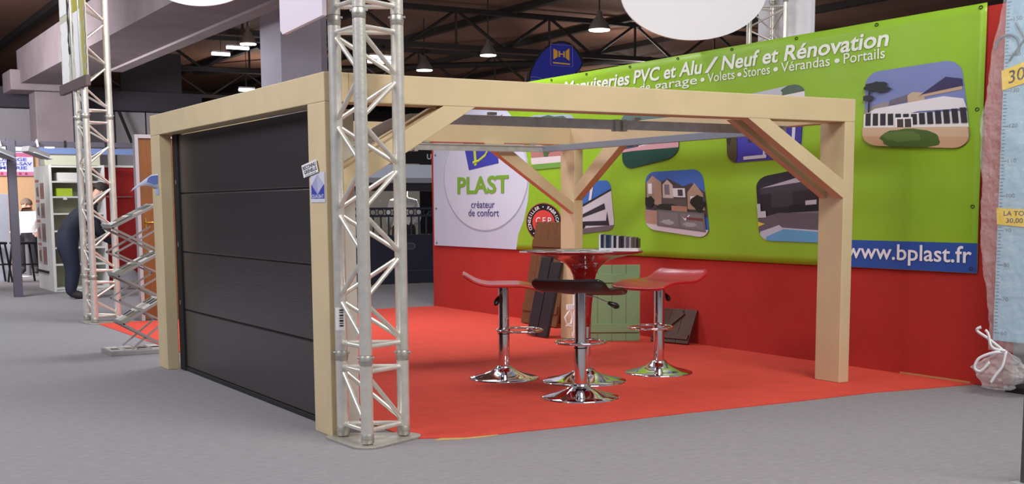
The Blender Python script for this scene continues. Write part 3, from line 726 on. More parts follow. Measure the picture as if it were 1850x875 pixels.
# white latch bar
lt = thing('shutter_latch_bar', 'white metal latch bar with hooks leaning on the back post', 'latch', (4.56, 4.02, .006))
m = MB(); m.tube([(0,0,.0),(.0,.0,.62)], .011, 8); m.build('rod', WHITE, lt)
m = MB(); m.box(-.10, .02, -.012, .012, .36, .42); m.build('bracket', WHITE, lt, .004)
m = MB(); m.tube([(-.05,0,.36),(-.12,0,.28),(-.10,0,.20),(-.04,0,.20),(-.02,0,.28),(-.05,0,.34)], .011, 8); m.tube([(-.10,0,.19),(-.04,0,.17)], .016, 8); m.build('hook', WHITE, lt)
m = MB(); m.tube([(-.09,0,.012),(.0,0,.016),(.04,0,.012)], .010, 8); m.box(-.02, .02, -.014, .014, .06, .10); m.build('foot', WHITE, lt)

# ------------------------------------------------------------------ right edge: wrapped height chart
BLUE = mat('chart_blue', (158,196,216), .5)
hc = thing('height_chart', 'pale blue height chart with ruler ticks and yellow price tags at the right edge', 'height chart', (5.2, -1.10, 0))
m = MB(); m.box(0, .025, -.62, 0, .44, 3.3); m.build('board', BLUE, hc, .003)
m = MB()
for i in range(100):
    z = .50+i*.027
    Lk = .055 if i % 10 == 0 else (.040 if i % 5 == 0 else .028)
    m.box(-.0015, -.0005, -Lk-.01, -.01, z, z+.004)
m.build('ruler_ticks', pm((70,80,92)), hc)
m = MB()
for i in range(10):
    text_on(m, str(60+10*i), (-.0016, -.075, .49+i*.27), AX, AY, .055 if i < 4 else .075, .030)
m.build('ruler_numbers', pm((110,124,136)), hc)
YEL = mat('tag_yellow', (238,206,40), .5)
m = MB(); m.prism([(-.006,.0,2.40),(-.006,-.32,2.46),(-.006,-.32,2.63),(-.006,.015,2.55)], (.003,0,0)); tg = m.build('price_tag', YEL, hc); recalc(tg)
m = MB(); text_on(m, '30,00', (-.0075, -.055, 2.445), Vector((0,-1,.19)), AY, .34, .095, .0); m.build('lettering', pm((40,36,30)), tg)
m = MB(); m.prism([(-.006,.0,1.36),(-.006,-.42,1.33),(-.006,-.42,1.47),(-.006,.01,1.49)], (.003,0,0)); tg = m.build('price_tag', YEL, hc); recalc(tg)
m = MB(); text_on(m, 'LA TOISE', (-.0075, -.06, 1.43), AX, AY, .27, .035, .01); text_on(m, '30,00 €', (-.0075, -.085, 1.375), AX, AY, .22, .035, .01); m.build('lettering', pm((40,38,30)), tg)
m = MB(); m.tube([(-.004,-.03-.11*math.cos(a),2.72+.10*math.sin(a)) for a in [PI*i/10 for i in range(-2,11)]], .010, 6); m.tube([(-.004,-.05,2.62),(-.004,-.30,2.9)], .009, 6); m.tube([(-.004,-.30,2.62),(-.004,-.1,2.9)], .009, 6); m.build('printed_motif', pm((110,128,140)), hc)
# rail that carries it
m = MB(); m.box(5.60, 5.66, -1.46, -1.40, .05, 3.3); m.box(5.226, 5.60, -1.46, -1.40, 3.2, 3.28); m.box(5.42, 5.80, -1.80, -1.06, .0, .05); st = m.build('display_stand', BLACKM, None, .004)
tag(st, 'black display stand carrying the blue height chart', 'stand')
# clear plastic wrap
def glassy(name, rgb, alpha):
    mt = bpy.data.materials.new(name); mt.use_nodes = True; nt = mt.node_tree; nt.nodes.clear()
    o = nt.nodes.new('ShaderNodeOutputMaterial'); mx = nt.nodes.new('ShaderNodeMixShader'); tr = nt.nodes.new('ShaderNodeBsdfTransparent'); gl = nt.nodes.new('ShaderNodeBsdfPrincipled')
    gl.inputs['Base Color'].default_value = (*lin(rgb), 1); gl.inputs['Roughness'].default_value = .10; gl.inputs['Specular IOR Level'].default_value = 1.0
    tc = nt.nodes.new('ShaderNodeTexCoord'); n = nt.nodes.new('ShaderNodeTexNoise'); n.inputs['Scale'].default_value = 9; n.inputs['Detail'].default_value = 6
    bp = nt.nodes.new('ShaderNodeBump'); bp.inputs['Strength'].default_value = .9; bp.inputs['Distance'].default_value = .05
    nt.links.new(tc.outputs['Object'], n.inputs[0]); nt.links.new(n.outputs[0], bp.inputs['Height']); nt.links.new(bp.outputs[0], gl.inputs['Normal'])
    mx.inputs[0].default_value = alpha
    nt.links.new(tr.outputs[0], mx.inputs[1]); nt.links.new(gl.outputs[0], mx.inputs[2]); nt.links.new(mx.outputs[0], o.inputs[0])
    return mt
FILM = glassy('clear_film', (250,246,246), .17)
FILM2 = glassy('clear_film_bunched', (240,236,234), .27)
wr = thing('plastic_wrap', 'crinkled clear plastic film wrapped around the blue height chart', 'plastic wrap', (5.2, -1.10, 0))
m = MB(); nz, na = 130, 64; vs = []; fs = []
def edge(z):
    pts_ = [(0.2,.06),(.36,.05),(.55,.04),(.9,.10),(1.2,.16),(1.6,.165),(1.95,.19),(2.2,.21),(2.35,.16),(2.7,.13),(3.0,.05),(3.3,-.02)]
    for (a, va), (b, vb) in zip(pts_[:-1], pts_[1:]):
        if a <= z <= b: return va+(vb-va)*(z-a)/(b-a)
    return pts_[-1][1] if z > 3 else pts_[0][1]
for i in range(nz+1):
    z = .36+2.9*i/nz
    e = edge(z); cyv = (e-.70)/2; ry = (e+.70)/2
    for k in range(na):
        a = 2*PI*k/na; nn = noise.noise(Vector((math.cos(a)*2.2, math.sin(a)*2.2+3, z*5)))*.014+noise.noise(Vector((math.cos(a)*7, math.sin(a)*7, z*14)))*.010+noise.noise(Vector((math.cos(a)*16, math.sin(a)*16, z*34)))*.006
        vs.append((.0125+(.06+nn)*math.cos(a), cyv+(ry+nn)*math.sin(a), z))
for i in range(nz):
    for k in range(na): fs.append((i*na+k, i*na+(k+1) % na, (i+1)*na+(k+1) % na, (i+1)*na+k))
m.add(vs, fs, False); m.build('film_sleeve', FILM, wr)
# bunched knot under the ribbon
m = MB(); vs = []; fs = []; n1, n2 = 34, 44
for i in range(n1+1):
    t = i/n1; z = .36-.30*t; rr = .03+.17*math.sin(min(1, t*1.15)*PI*.82)
    for k in range(n2):
        a = 2*PI*k/n2; nn = 1+.30*noise.noise(Vector((math.cos(a)*2, math.sin(a)*2, t*4)))+.18*noise.noise(Vector((math.cos(a)*6, math.sin(a)*6, t*9)))
        vs.append((-.01+.55*rr*nn*math.cos(a), -.06-.06*(1-t)+1.15*rr*nn*math.sin(a), z))
for i in range(n1):
    for k in range(n2): fs.append((i*n2+k, i*n2+(k+1) % n2, (i+1)*n2+(k+1) % n2, (i+1)*n2+k))
m.add(vs, fs, False); m.build('bunched_end', FILM2, wr)
m = MB()
def ribbon(pts, wd=.012):
    P = [Vector(p) for p in pts]; vs = []
    for i, p in enumerate(P):
        t = (P[min(i+1, len(P)-1)]-P[max(i-1, 0)]).normalized(); s = t.cross(Vector((1,0,0)))
        s = s.normalized()*wd if s.length > .01 else Vector((0,0,wd)); vs += [p-s, p+s]
    m.add(vs, [(2*i, 2*i+2, 2*i+3, 2*i+1) for i in range(len(P)-1)], True)
def arc(pts, n=8):
    out = []
    for i in range(len(pts)-1):
        p0, p1, p2, p3 = [Vector(pts[max(0, min(len(pts)-1, i+j))]) for j in (-1,0,1,2)]
        for k in range(n):
            t = k/n; out.append(.5*((2*p1)+(p2-p0)*t+(2*p0-5*p1+4*p2-p3)*t*t+(3*p1-p0-3*p2+p3)*t**3))
    return out+[Vector(pts[-1])]
ribbon(arc([(-.10,-.22,.37),(-.13,-.12,.36),(-.13,.02,.30),(-.13,.06,.22),(-.13,.00,.20),(-.13,-.08,.28)]))
ribbon(arc([(-.10,-.20,.37),(-.12,-.06,.46),(-.12,.06,.52),(-.12,.02,.55)]))
ribbon(arc([(-.12,-.22,.37),(-.13,-.20,.26),(-.13,-.14,.18),(-.13,-.10,.12)]))
ribbon(arc([(-.11,-.21,.38),(-.13,-.10,.40),(-.12,-.05,.50),(-.12,-.02,.53)]))
o = m.build('ribbon', WHITE, wr); s = o.modifiers.new('s', 'SOLIDIFY'); s.thickness = .002
# dark grey post at the near right
t = thing('frame_post', 'dark grey frame post at the right edge near the camera', 'post', (2.72, -3.33, 0))
MB().box(-.03, .03, -.03, .03, 0.004, 2.4).build('post', mat('grey_post', (84,80,88), .4, .4), t, .004)
MB().box(-.07, .07, -.07, .07, 0, .004).build('foot_plate', STEEL, t)

# ================================================================== HALL BEHIND
ROOF = mat('roof_boards', (140,100,84), .85, var=.15, vscale=.6)
STEELB = mat('roof_steel', (46,38,38), .7)
DARK = mat('hall_dark_cladding', (62,58,66), .85, var=.1, vscale=1)
PANEL = mat('hall_wall_panel', (158,152,156), .8, var=.05, vscale=1)
m = MB(); m.box(-30, 60, 9, 62, 7.4, 7.6); roof = struct(m.build('ceiling', ROOF))
for k in range(16):
    x = -4+k*4.0
    m = MB(); m.box(x-.10, x+.10, 9, 61, 7.2, 7.4); m.build('purlin', STEELB, roof)
m = MB(); m.box(-30, 60, 61.5, 61.9, 0, 7.4); struct(m.build('wall_back', DARK))
m = MB(); m.box(59.5, 59.9, -25, 61.5, 0, 7.4); struct(m.build('wall_side', DARK))
def roof_truss(y, x0, x1, z0, z1, step):
    t = bpy.data.objects.new('roof_truss', None); col.objects.link(t); t.location = ((x0+x1)/2, y, z0); struct(t); cx = (x0+x1)/2
    for z in (0, z1-z0):
        m = MB(); m.box(x0-cx, x1-cx, -.09, .09, z-.07, z+.07); m.build('chord', STEELB, t)
    n = int((x1-x0)/step)
    for i in range(n):
        a, b = x0-cx+i*step, x0-cx+(i+1)*step
        m = MB(); m.tube([(a, 0, 0), ((a+b)/2, 0, z1-z0), (b, 0, 0)], .055, 5); m.build('strut', STEELB, t)
        m = MB(); m.tube([((a+b)/2, 0, 0), ((a+b)/2, 0, z1-z0)], .04, 5); m.build('strut', STEELB, t)
for y in (25, 34, 44, 54): roof_truss(y, 6.2, 58, 6.15, 7.2, 3.2)
# sloping main rafters crossing the bays
for k, (x0, x1) in enumerate(((9, 19), (22, 12), (19, 31), (33, 24), (34, 46))):
    m = MB(); m.tube([(x0, 26, 6.3), (x1, 44, 7.1)], .11, 6); struct(m.build('rafter', STEELB))
# crane rail along the far right
for z in (4.55, 4.95):
    m = MB(); m.box(40, 40.3, 3, 60, z, z+.12); struct(m.build('trim_1' if z < 4.7 else 'trim_2', mat('rail_steel', (84,74,72), .6)))
# concrete gallery beam, its lip, columns
m = MB(); m.box(2.9, 4.3, 7, 30, 5.02, 5.95); struct(m.build('concrete_beam', CONC))
m = MB(); m.box(4.3, 4.62, 7, 25, 4.97, 5.95); struct(m.build('concrete_beam_lip', CONC2))
m = MB(); m.box(2.64, 4.66, 29.6, 31, 4.84, 5.4); m.box(3.30, 4.32, 29.8, 30.8, 0, 4.84); struct(m.build('concrete_column', CONC, None, .03))
m = MB(); m.box(5.56, 6.40, 16, 17.2, 0, 7.4); m.box(6.40, 6.62, 16.25, 17.0, 0, 7.4); struct(m.build('concrete_column', mat('concrete_pale', (190,186,198), .9, var=.08, vscale=1.5)))
# far left wall with panels and dark eaves band
m = MB(); m.box(-6, 8.6, 32.1, 32.3, 0, 5.1); wl = struct(m.build('wall_left', DARK))
for x0, x1 in ((.6,2.4),(2.5,3.5),(3.55,4.72),(4.78,5.95),(6.0,6.9),(6.95,8.5)):
    m = MB(); m.box(x0, x1, 32.0, 32.1, .05, 4.5); m.build('wall_panel', PANEL, wl)
m = MB(); m.box(-2, 8.6, 31.6, 32.0, 4.52, 5.10); struct(m.build('trim_3', mat('eaves_band', (60,56,66), .8)))
m = MB(); m.box(6.3, 8.2, 32.4, 32.6, 5.1, 6.4); struct(m.build('wall_gable', mat('gable_dark', (70,68,72), .9)))
m = MB(); m.tube([(6.0,31.55,4.5),(6.45,31.55,3.3)], .05, 6); tag(m.build('drain_pipe', BLACKM), 'thin dark slanting pipe on the pale hall wall', 'pipe')
# pendant lamps --------------------------------------------------------------
LAMPSH = mat('lamp_shade', (150,146,140), .35, .6); GLOW = mat('lamp_glow', (255,246,228), .5, emit=9)
def pendant(label, x, y, z, r):
    t = thing('pendant_lamp', label, 'lamp', (x, y, z), 0, 'hall pendant lamps')
    m = MB(); m.lathe([(r,0),(r*.98,.03),(r*.8,.14),(r*.45,.27),(r*.26,.33),(r*.22,.44),(0,.45)], n=24); m.build('shade', LAMPSH, t)
    m = MB(); m.lathe([(r*.93,-.025),(r*.95,-.005)], n=24); m.build('bulb', GLOW, t)
    m = MB(); m.tube([(0,0,.45),(0,0,7.38-z)], .02, 5); m.build('cord', STEELB, t)
    l = bpy.data.lights.new('pendant_light', 'SPOT'); l.energy = 260; l.spot_size = 2.4; l.shadow_soft_size = .2; l.color = (1,.93,.82)
    o = bpy.data.objects.new('pendant_light', l); col.objects.link(o); o.location = (x, y, z-.06)
pendant('lit bell lamp hanging next to the white round sign', 14.45, 18, 5.80, .27)
pendant('lit bell lamp left of the blue flag', 14.7, 24, 5.84, .24)
pendant('smallest lit bell lamp above the front beam', 14.65, 28, 5.80, .26)
pendant('lit bell lamp left of the grey column', 7.7, 24.3, 5.78, .22)
def tube_light(label, x0, x1, y, z):
    t = thing('tube_light', label, 'lamp', ((x0+x1)/2, y, z), 0, 'hall tube lights'); h = (x1-x0)/2
    m = MB(); m.box(-h, h, -.06, .06, .05, .10); m.build('housing', WHITE, t)
    m = MB(); m.tube([(-h, 0, 0), (h, 0, 0)], .05, 8); m.build('tube', mat('tube_glow', (236,244,255), .5, emit=6), t)
    m = MB(); m.tube([(0, 0, .10), (0, 0, 7.40-z)], .012, 4); m.build('hanger', STEELB, t)
tube_light('upper of two tube lights under the concrete beam', 9.9, 10.65, 33, 6.78)
tube_light('lower of two tube lights under the concrete beam', 9.4, 10.0, 33, 6.55)
tube_light('upper tube light seen through the front truss', 15.1, 16.2, 33.2, 6.78)
tube_light('lower tube light seen through the front truss', 15.2, 16.2, 33.6, 6.66)
tube_light('tube light just above the garage beam', 10.7, 11.25, 34.3, 5.55)
# blue teardrop flag ----------------------------------------------------------
fg = thing('feather_flag', 'blue teardrop flag with an orange window emblem behind the banner', 'flag', (8.72, 12, 0))
out = [(8.72,2.2),(8.74,3.2),(8.774,3.753),(8.822,3.953),(8.917,4.135),(9.072,4.341),(9.2,4.44),(9.335,4.504),(9.45,4.54),(9.552,4.547),(9.67,4.53),(9.771,4.48),(9.87,4.40),(9.942,4.309),(9.992,4.191),(9.96,4.10),(9.893,4.024),(9.575,3.788),(9.2,3.3),(8.9,2.6)]
cxm, czm = 9.35, 3.95
m = MB(); m.prism([(x-8.72, 0, z) for x, z in out], (0,.01,0)); recalc(m.build('border', BLACKM, fg))
m = MB(); m.prism([((x-cxm)*.93+cxm-8.72, -.004, (z-czm)*.93+czm) for x, z in out], (0,.003,0)); recalc(m.build('cloth', mat('flag_blue', (34,40,150), .6), fg))
ORG = pm((224,166,44))
for poly in ([(9.33,4.40),(9.42,4.36),(9.42,4.25),(9.33,4.20)], [(9.68,4.42),(9.60,4.37),(9.60,4.24),(9.68,4.19)], [(9.32,4.155),(9.69,4.145),(9.69,4.12),(9.32,4.13)]):
    m = MB(); m.prism([(x-8.72, -.006, z) for x, z in poly], (0,.001,0)); recalc(m.build('emblem', ORG, fg))
m = MB(); text_on(m, 'H', (9.44-8.72, -.006, 4.255), (1,0,0), (0,0,1), .14, .10, .03); m.build('emblem_letter', ORG, fg)
for a, b in (((9.27,4.47),(9.75,4.47)),((9.75,4.47),(9.75,4.09)),((9.75,4.09),(9.27,4.09)),((9.27,4.09),(9.27,4.47))):
    m = MB(); m.tube([(a[0]-8.72,-.005,a[1]),(b[0]-8.72,-.005,b[1])], .006, 4); m.build('emblem_frame', pm((130,110,190)), fg)
for k in range(5):
    m = MB(); m.tube([(.12+.09*i, -.006, 3.86-.055*k+.02*math.sin(i*.9)-.006*i*i*(1-.1*k)) for i in range(8-k)], .006, 4); m.build('wave_line', pm((150,130,190)), fg)
m = MB(); m.tube([(-.02,.005,.05),(-.01,.005,3.6),(.05,.005,3.95)], .02, 6); m.build('pole', BLACK, fg)
m = MB(); m.box(-.35,.35,-.35,.35,0,.05); m.build('foot', BLACKM, fg)
# ------------------------------------------------------------------ booths on the left
t = thing('exhibition_booth', 'dark grey post and rail of the neighbouring booth on the left', 'booth frame', (.42, 15.5, 0))
GP = mat('booth_grey', (96,92,104), .45, .3)
MB().box(-.07, .07, -.07, .07, 0, 2.74).build('post', GP, t, .006)
MB().box(-1.2, 2.4, -.05, .05, 2.62, 2.71).build('rail', GP, t, .004)
for x in (-.6, .9, 1.6, 2.2):
    MB().box(x-.02, x+.02, -.06, -.05, 2.60, 2.73).build('rail_clip', BLACK, t)
def floodlight(label, x, rot):
    t = thing('floodlight', label, 'floodlight', (x, 15.38, 2.60), rot, 'floodlights on the booth rail')
    m = MB(); m.tube([(0,.12,.06),(0,.0,.12),(0,-.08,.0)], .02, 6); m.build('arm', WHITE, t)
    m = MB(); m.obox((-.06,-.16,-.10), (1,.3,-.35), (-.3,1,0), (.35,0,1), .20, .13, .05); recalc(m.build('housing', mat('flood_grey', (150,146,146), .4), t, .01))
    m = MB(); m.obox((.02,-.18,-.155), (1,.3,-.35), (-.3,1,0), (.35,0,1), .17, .11, .008); recalc(m.build('glass', mat('flood_glass', (210,216,228), .15), t))
floodlight('grey floodlight clamped to the booth rail above the brochure shelf', .84, .0)
floodlight('grey floodlight cut by the left picture edge', .22, .2)
t = thing('ceiling_spot', 'small bright spot lamp above the white shelf', 'lamp', (1.10, 15.7, 2.62))
m = MB(); m.lathe([(.075,-.012),(.075,0)], n=16, sx=1.1); m.build('lens', GLOW, t)
m = MB(); m.lathe([(.085,.001),(.085,.06)], n=16, sx=1.1); m.build('housing', WHITE, t)
m = MB(); m.box(-.008, .008, -.24, .01, .06, .075); m.build('arm', STEEL, t)
# white shelf unit
CAB = mat('shelf_white', (232,230,226), .5); CABB = mat('shelf_back', (186,188,160), .7)
t = thing('shelf_unit', 'white open shelf unit with a poster on its side at the left', 'shelf', (1.2, 16.47, 0))
MB().box(.0, .05, 0, 1.55, 0, 2.34).build('side_panel', CAB, t, .004)
MB().box(.95, 1.0, 0, 1.2, 0, 2.34).build('side_panel', CAB, t, .004)
MB().box(.05, .95, .75, .80, .0, 2.32).build('back_panel', CABB, t)
for z in (.06, .50, .81, 1.12, 1.44, 1.75, 2.03, 2.31):
    MB().box(.05, .95, .0, .75, z-.015, z+.015).build('shelf', CAB, t)
MB().box(.05, .95, .02, .05, .0, .045).build('plinth', CAB, t)
MB().box(.0, 1.0, .35, .8, 2.345, 2.62).build('header', mat('shelf_header', (206,204,180), .6), t)
MB().box(-.1, 2.0, .30, .34, 2.55, 2.66).build('blue_edge', mat('edge_blue', (118,140,190), .5), t)
p = thing('information_poster', 'white poster with grey and red pictures on the shelf side', 'poster', (1.196, 17.45, .36))
MB().box(-.004, 0, -.52, .52, 0, 1.82).build('sheet', PAPER, p)
MB().box(-.03, .0, -.56, .56, -.03, .01).build('bottom_bar', BLACKM, p)
k = 0
for z0, z1 in ((.12,.46),(.55,.90),(1.0,1.28),(1.36,1.66)):
    for y0, y1, c in ((-.46,-.05,(128,120,120)),(.02,.42,(196,190,190))):
        m = MB(); m.box(-.0055, -.0045, y0, y1, z0, z1); m.build('print', pm(c), p)
        m = MB(); m.poly([(-.006, y0+.05, z0+.04), (-.006, y1-.1, z0+.06), (-.006, y1-.06, z1-.1), (-.006, y0+.12, z1-.05)]); m.build('print', pm((84,80,84) if k % 3 else (150,80,84)), p); k += 1
    m = MB(); m.box(-.0055, -.0045, .05, .44, z1+.015, z1+.07); m.build('print', pm((170,96,96)), p)
o = MB().box(1.36, 1.92, 16.52, 16.95, 2.046, 2.20).build('white_box', CAB, None, .004); tag(o, 'white box on the upper shelf of the shelf unit', 'box')
o = MB().box(1.33, 1.61, 16.50, 16.85, 1.766, 1.91).build('lime_box', mat('lime', (178,206,40), .5), None, .006); tag(o, 'lime green box on the second shelf of the shelf unit', 'box')
o = MB().box(1.43, 1.50, 16.455, 16.468, 1.70, 1.76).build('shelf_tag', PAPER); tag(o, 'small white price tag hanging under the lime green box', 'tag')
# red booth wall and skirting
RB = mat('booth_red', (176,36,36), .8)
m = MB(); m.box(2.20, 3.45, 17.7, 17.8, 0.06, 2.34); wr2 = struct(m.build('wall_booth', RB))
m = MB(); m.box(2.20, 3.45, 17.66, 17.82, 0.0, .06); m.build('skirting', CAB, wr2)
m = MB(); m.box(2.20, 3.45, 17.66, 17.82, 2.34, 2.38); m.build('cap_rail', CAB, wr2)
t = thing('wall_rail', 'thin chrome hanging rail on the red booth wall', 'rail', (2.54, 17.6, 1.762))
m = MB(); m.tube([(0,0,0),(.42,0,0)], .012, 6); m.build('bar', CHROME, t)
for x in (.04, .38):
    m = MB(); m.tube([(x,0,0),(x,.1,0)], .012, 6); m.build('mount', CHROME, t)
# brown sample door
t = thing('sample_door', 'brown wooden sample door in a pale frame behind the far post', 'door', (1.08, 9.5, 0))
MB().box(0, .05, -.02, .10, 0, 2.52).build('frame_post', mat('door_frame', (176,172,176), .5), t, .004)
MB().box(.62, .67, -.02, .10, 0, 2.52).build('frame_post', _mats['door_frame'], t, .004)
MB().box(.05, .62, -.02, .10, 2.47, 2.52).build('frame_head', _mats['door_frame'], t, .004)
dl = MB().box(.055, .615, .0, .06, .02, 2.465).build('door_leaf', mat('door_brown', (124,76,32), .5, var=.15, vscale=5, stretch=(8,8,.5)), t, .004)
m = MB(); m.box(.10, .12, -.012, .0, 1.22, 1.40); m.tube([(.11,-.012,1.34),(.11,-.05,1.34),(.2,-.05,1.34)], .012, 6); m.build('handle', mat('brass', (206,170,80), .3, .9), dl)
# service sign and beige partition further left
m = MB(); m.box(-.5, 2.5, 25.1, 25.2, 0, 2.95); struct(m.build('wall_partition', mat('partition_beige', (186,148,110), .8)))
t = thing('service_sign', 'lilac sign with blue heating and plumbing lettering at the far left', 'sign', (1.6, 25.06, 2.35))
MB().box(-.9, .77, -.02, .03, 0, .58).build('board', mat('sign_lilac', (188,190,222), .6), t)
for s_, x0, x1, z in (('CHAUFFAGE', -.42, .62, .36), ('ENTRETIEN-SAV', -.46, .74, .255), ('PLOMBERIE', -.38, .62, .155)):
    m = MB(); text_on(m, s_, (x0, -.024, z), (1,0,0), (0,0,1), x1-x0, .075, .03); m.build('lettering', pm((66,74,150)), t)
MB().box(-.9, .77, -.024, -.02, .46, .56).build('red_band', pm((176,92,120)), t)
MB().box(-.9, .77, -.024, -.02, .0, .10).build('red_band', pm((184,110,140)), t)
for i in range(10):
    MB().box(-.7+.14*i, -.64+.14*i, -.028, -.024, .02, .08).build('red_mark', pm((150,50,84)), t)
MB().box(-.9, .77, -.06, .03, .60, .70).build('light_strip', mat('strip_pale', (196,210,244), .5), t)
o = MB().box(.85, 1.13, 20.9, 20.96, .0, 1.86).build('display_board', mat('board_pale', (206,208,222), .6), None, .004); tag(o, 'pale upright board at the left picture edge', 'board')
# black high stools and white table
def high_stool(label, x, y):
    t = thing('high_stool', label, 'stool', (x, y, 0), .2, 'black folding stools in the left booth')
    MB().box(-.22, .22, -.2, .2, .80, .85).build('seat', BLACKM, t, .015)
    for sx in (-1, 1):
        for sy in (-1, 1):
            m = MB(); m.tube([(sx*.18, sy*.16, .80), (sx*.28, sy*.2, 0)], .022, 6); m.build('leg', BLACKM, t)
        m = MB(); m.tube([(sx*.235, -.18, .38), (sx*.235, .18, .38)], .018, 6); m.build('rung', BLACKM, t)
    m = MB(); m.tube([(-.235, -.185, .38), (.235, -.185, .38)], .018, 6); m.build('rung', BLACKM, t)
high_stool('black folding stool right beside the grey booth post', 1.28, 20.2)
high_stool('black folding stool partly cut by the left picture edge', .72, 20.4)
t = thing('standing_table', 'small white topped table behind the black stools', 'table', (1.75, 22.6, 0))
m = MB(); m.lathe([(.42,1.0),(.43,1.015),(.42,1.03),(0,1.03)], n=24); m.build('top', WHITE, t)
m = MB(); m.lathe([(.06,.02),(.06,1.0)], n=12); m.build('column', mat('grey_col', (130,130,138), .4, .5), t)
m = MB(); m.lathe([(.28,0),(.28,.02),(0,.02)], n=20); m.build('foot', STEEL, t)
o = thing('grey_bag', 'crumpled grey bag on the floor by the red booth wall', 'bag', (2.62, 16.6, 0))
m = MB(); vs = []; n1, n2 = 10, 16
for i in range(n1+1):
    ph_ = PI/2*i/n1
    for k in range(n2):
        a = 2*PI*k/n2; rr = 1+.25*noise.noise(Vector((math.cos(a)*1.5, math.sin(a)*1.5, i*.4)))
        vs.append((.30*rr*math.cos(a)*math.cos(ph_), .2*rr*math.sin(a)*math.cos(ph_), .34*math.sin(ph_)*rr))
m.add(vs, [(i*n2+k, i*n2+(k+1) % n2, (i+1)*n2+(k+1) % n2, (i+1)*n2+k) for i in range(n1) for k in range(n2)]+[tuple(range(n2))[::-1]], True); m.build('body', mat('bag_grey', (120,118,122), .7), o)
m = MB(); m.tube([(-.1,0,.30),(-.06,0,.42),(.06,0,.42),(.1,0,.30)], .012, 6); m.build('strap', BLACKM, o)
# ------------------------------------------------------------------ gate booth in the middle distance
NV = mat('gate_navy', (38,38,52), .45)
t = thing('driveway_gate', 'dark navy metal gate with ringed railing seen between truss and banner', 'gate', (7.2, 14, 0))
MB().box(-1.35, 1.6, -.03, .03, .06, .96).build('panel', NV, t, .006)
MB().box(-1.35, 1.6, -.045, .045, .30, .315).build('panel_rib', mat('navy_rib', (70,70,90), .4), t)
for z in (.98, 1.36, 1.50): MB().box(-1.35, 1.6, -.03, .03, z-.02, z+.02).build('rail', NV, t)
for i in range(19):
    x = -1.28+i*.16
    m = MB(); m.tube([(x,0,1.0),(x,0,1.36)], .017, 6); m.build('bar', NV, t)
    m = MB(); m.tube([(x+.06*math.cos(a),0,1.43+.055*math.sin(a)) for a in [2*PI*j/12 for j in range(12)]], .011, 5, closed=True); m.build('ring', NV, t)
for x in (-1.4, 1.65): MB().box(x-.05, x+.05, -.05, .05, 0, 1.62).build('post', NV, t)
m = MB(); m.lathe([(.11,0),(.11,.004)], n=20); m.v = [(v[0]+.12, -.031-v[2], v[1]*.63+.78) for v in m.v]; m.build('emblem', pm((96,98,110)), t)
m = MB(); m.lathe([(.085,0),(.085,.006)], n=20); m.v = [(v[0]+.12, -.031-v[2], v[1]*.63+.78) for v in m.v]; m.build('emblem', pm((62,64,78)), t)
t = thing('booth_header', 'pale booth header with black sign board above the navy gate', 'booth', (7.2, 14.8, 0))
MB().box(-2.2, 2.4, -.05, .05, 2.10, 2.36).build('fascia', mat('fascia_pale', (206,216,230), .4), t)
MB().box(-2.2, 2.4, -.07, .06, 2.0, 2.10).build('fascia_trim', mat('fascia_grey', (150,148,158), .5), t)
MB().box(-2.2, 2.4, -.03, .06, 1.84, 2.0).build('lower_beam', mat('beam_dark', (40,36,44), .6), t)
sg = MB(); sg.prism([(-.35,-.06,2.62),(.2,-.06,2.38),(1.6,-.06,2.38),(1.6,-.06,2.80),(-.35,-.06,2.80)], (0,.04,0)); sgo = sg.build('sign_board', BLACKM, t); recalc(sgo)
m = MB(); text_on(m, 'HL', (.05,-.064,2.52), Vector((1,0,.35)), Vector((-.3,0,1)), .34, .16, .0); m.build('lettering', pm((110,106,84)), sgo)
m = MB(); text_on(m, 'U', (.88,-.064,2.47), (1,0,0), (0,0,1), .10, .10, .03); m.build('lettering', pm((200,200,204)), sgo)
MB().box(-1.3, -.4, -.065, .06, 2.42, 2.62).build('white_board', mat('lilac_board', (210,204,216), .5), t, .02)
for x in (-1.05, 1.65): MB().box(x-.06, x+.06, .2, .3, 0, 2.0).build('post', mat('post_blue', (120,124,150), .5), t)
m = MB(); m.box(5.0, 10.0, 19.0, 19.1, 0, 2.6); struct(m.build('wall_stall', mat('stall_wall', (170,166,152), .7)))
for x in (.75, 1.15, 1.5):
    m = MB(); m.lathe([(.06,0),(.07,.02),(.0,.02)], n=12); m.v = [(v[0]+x, v[1]+1.2, v[2]+1.88) for v in m.v]; m.build('spot_bulb', GLOW, t)
    m = MB(); m.lathe([(.075,.021),(.05,.10),(0,.10)], n=12); m.v = [(v[0]+x, v[1]+1.2, v[2]+1.88) for v in m.v]; m.build('spot_housing', WHITE, t)
    MB().box(x-.012, x+.012, .06, 1.2, 1.975, 2.0).build('spot_arm', STEEL, t)
    l = bpy.data.lights.new('stall_light', 'POINT'); l.energy = 14; l.shadow_soft_size = .06; lo = bpy.data.objects.new('stall_light', l); col.objects.link(lo); lo.location = (7.2+x, 16.0, 1.83)

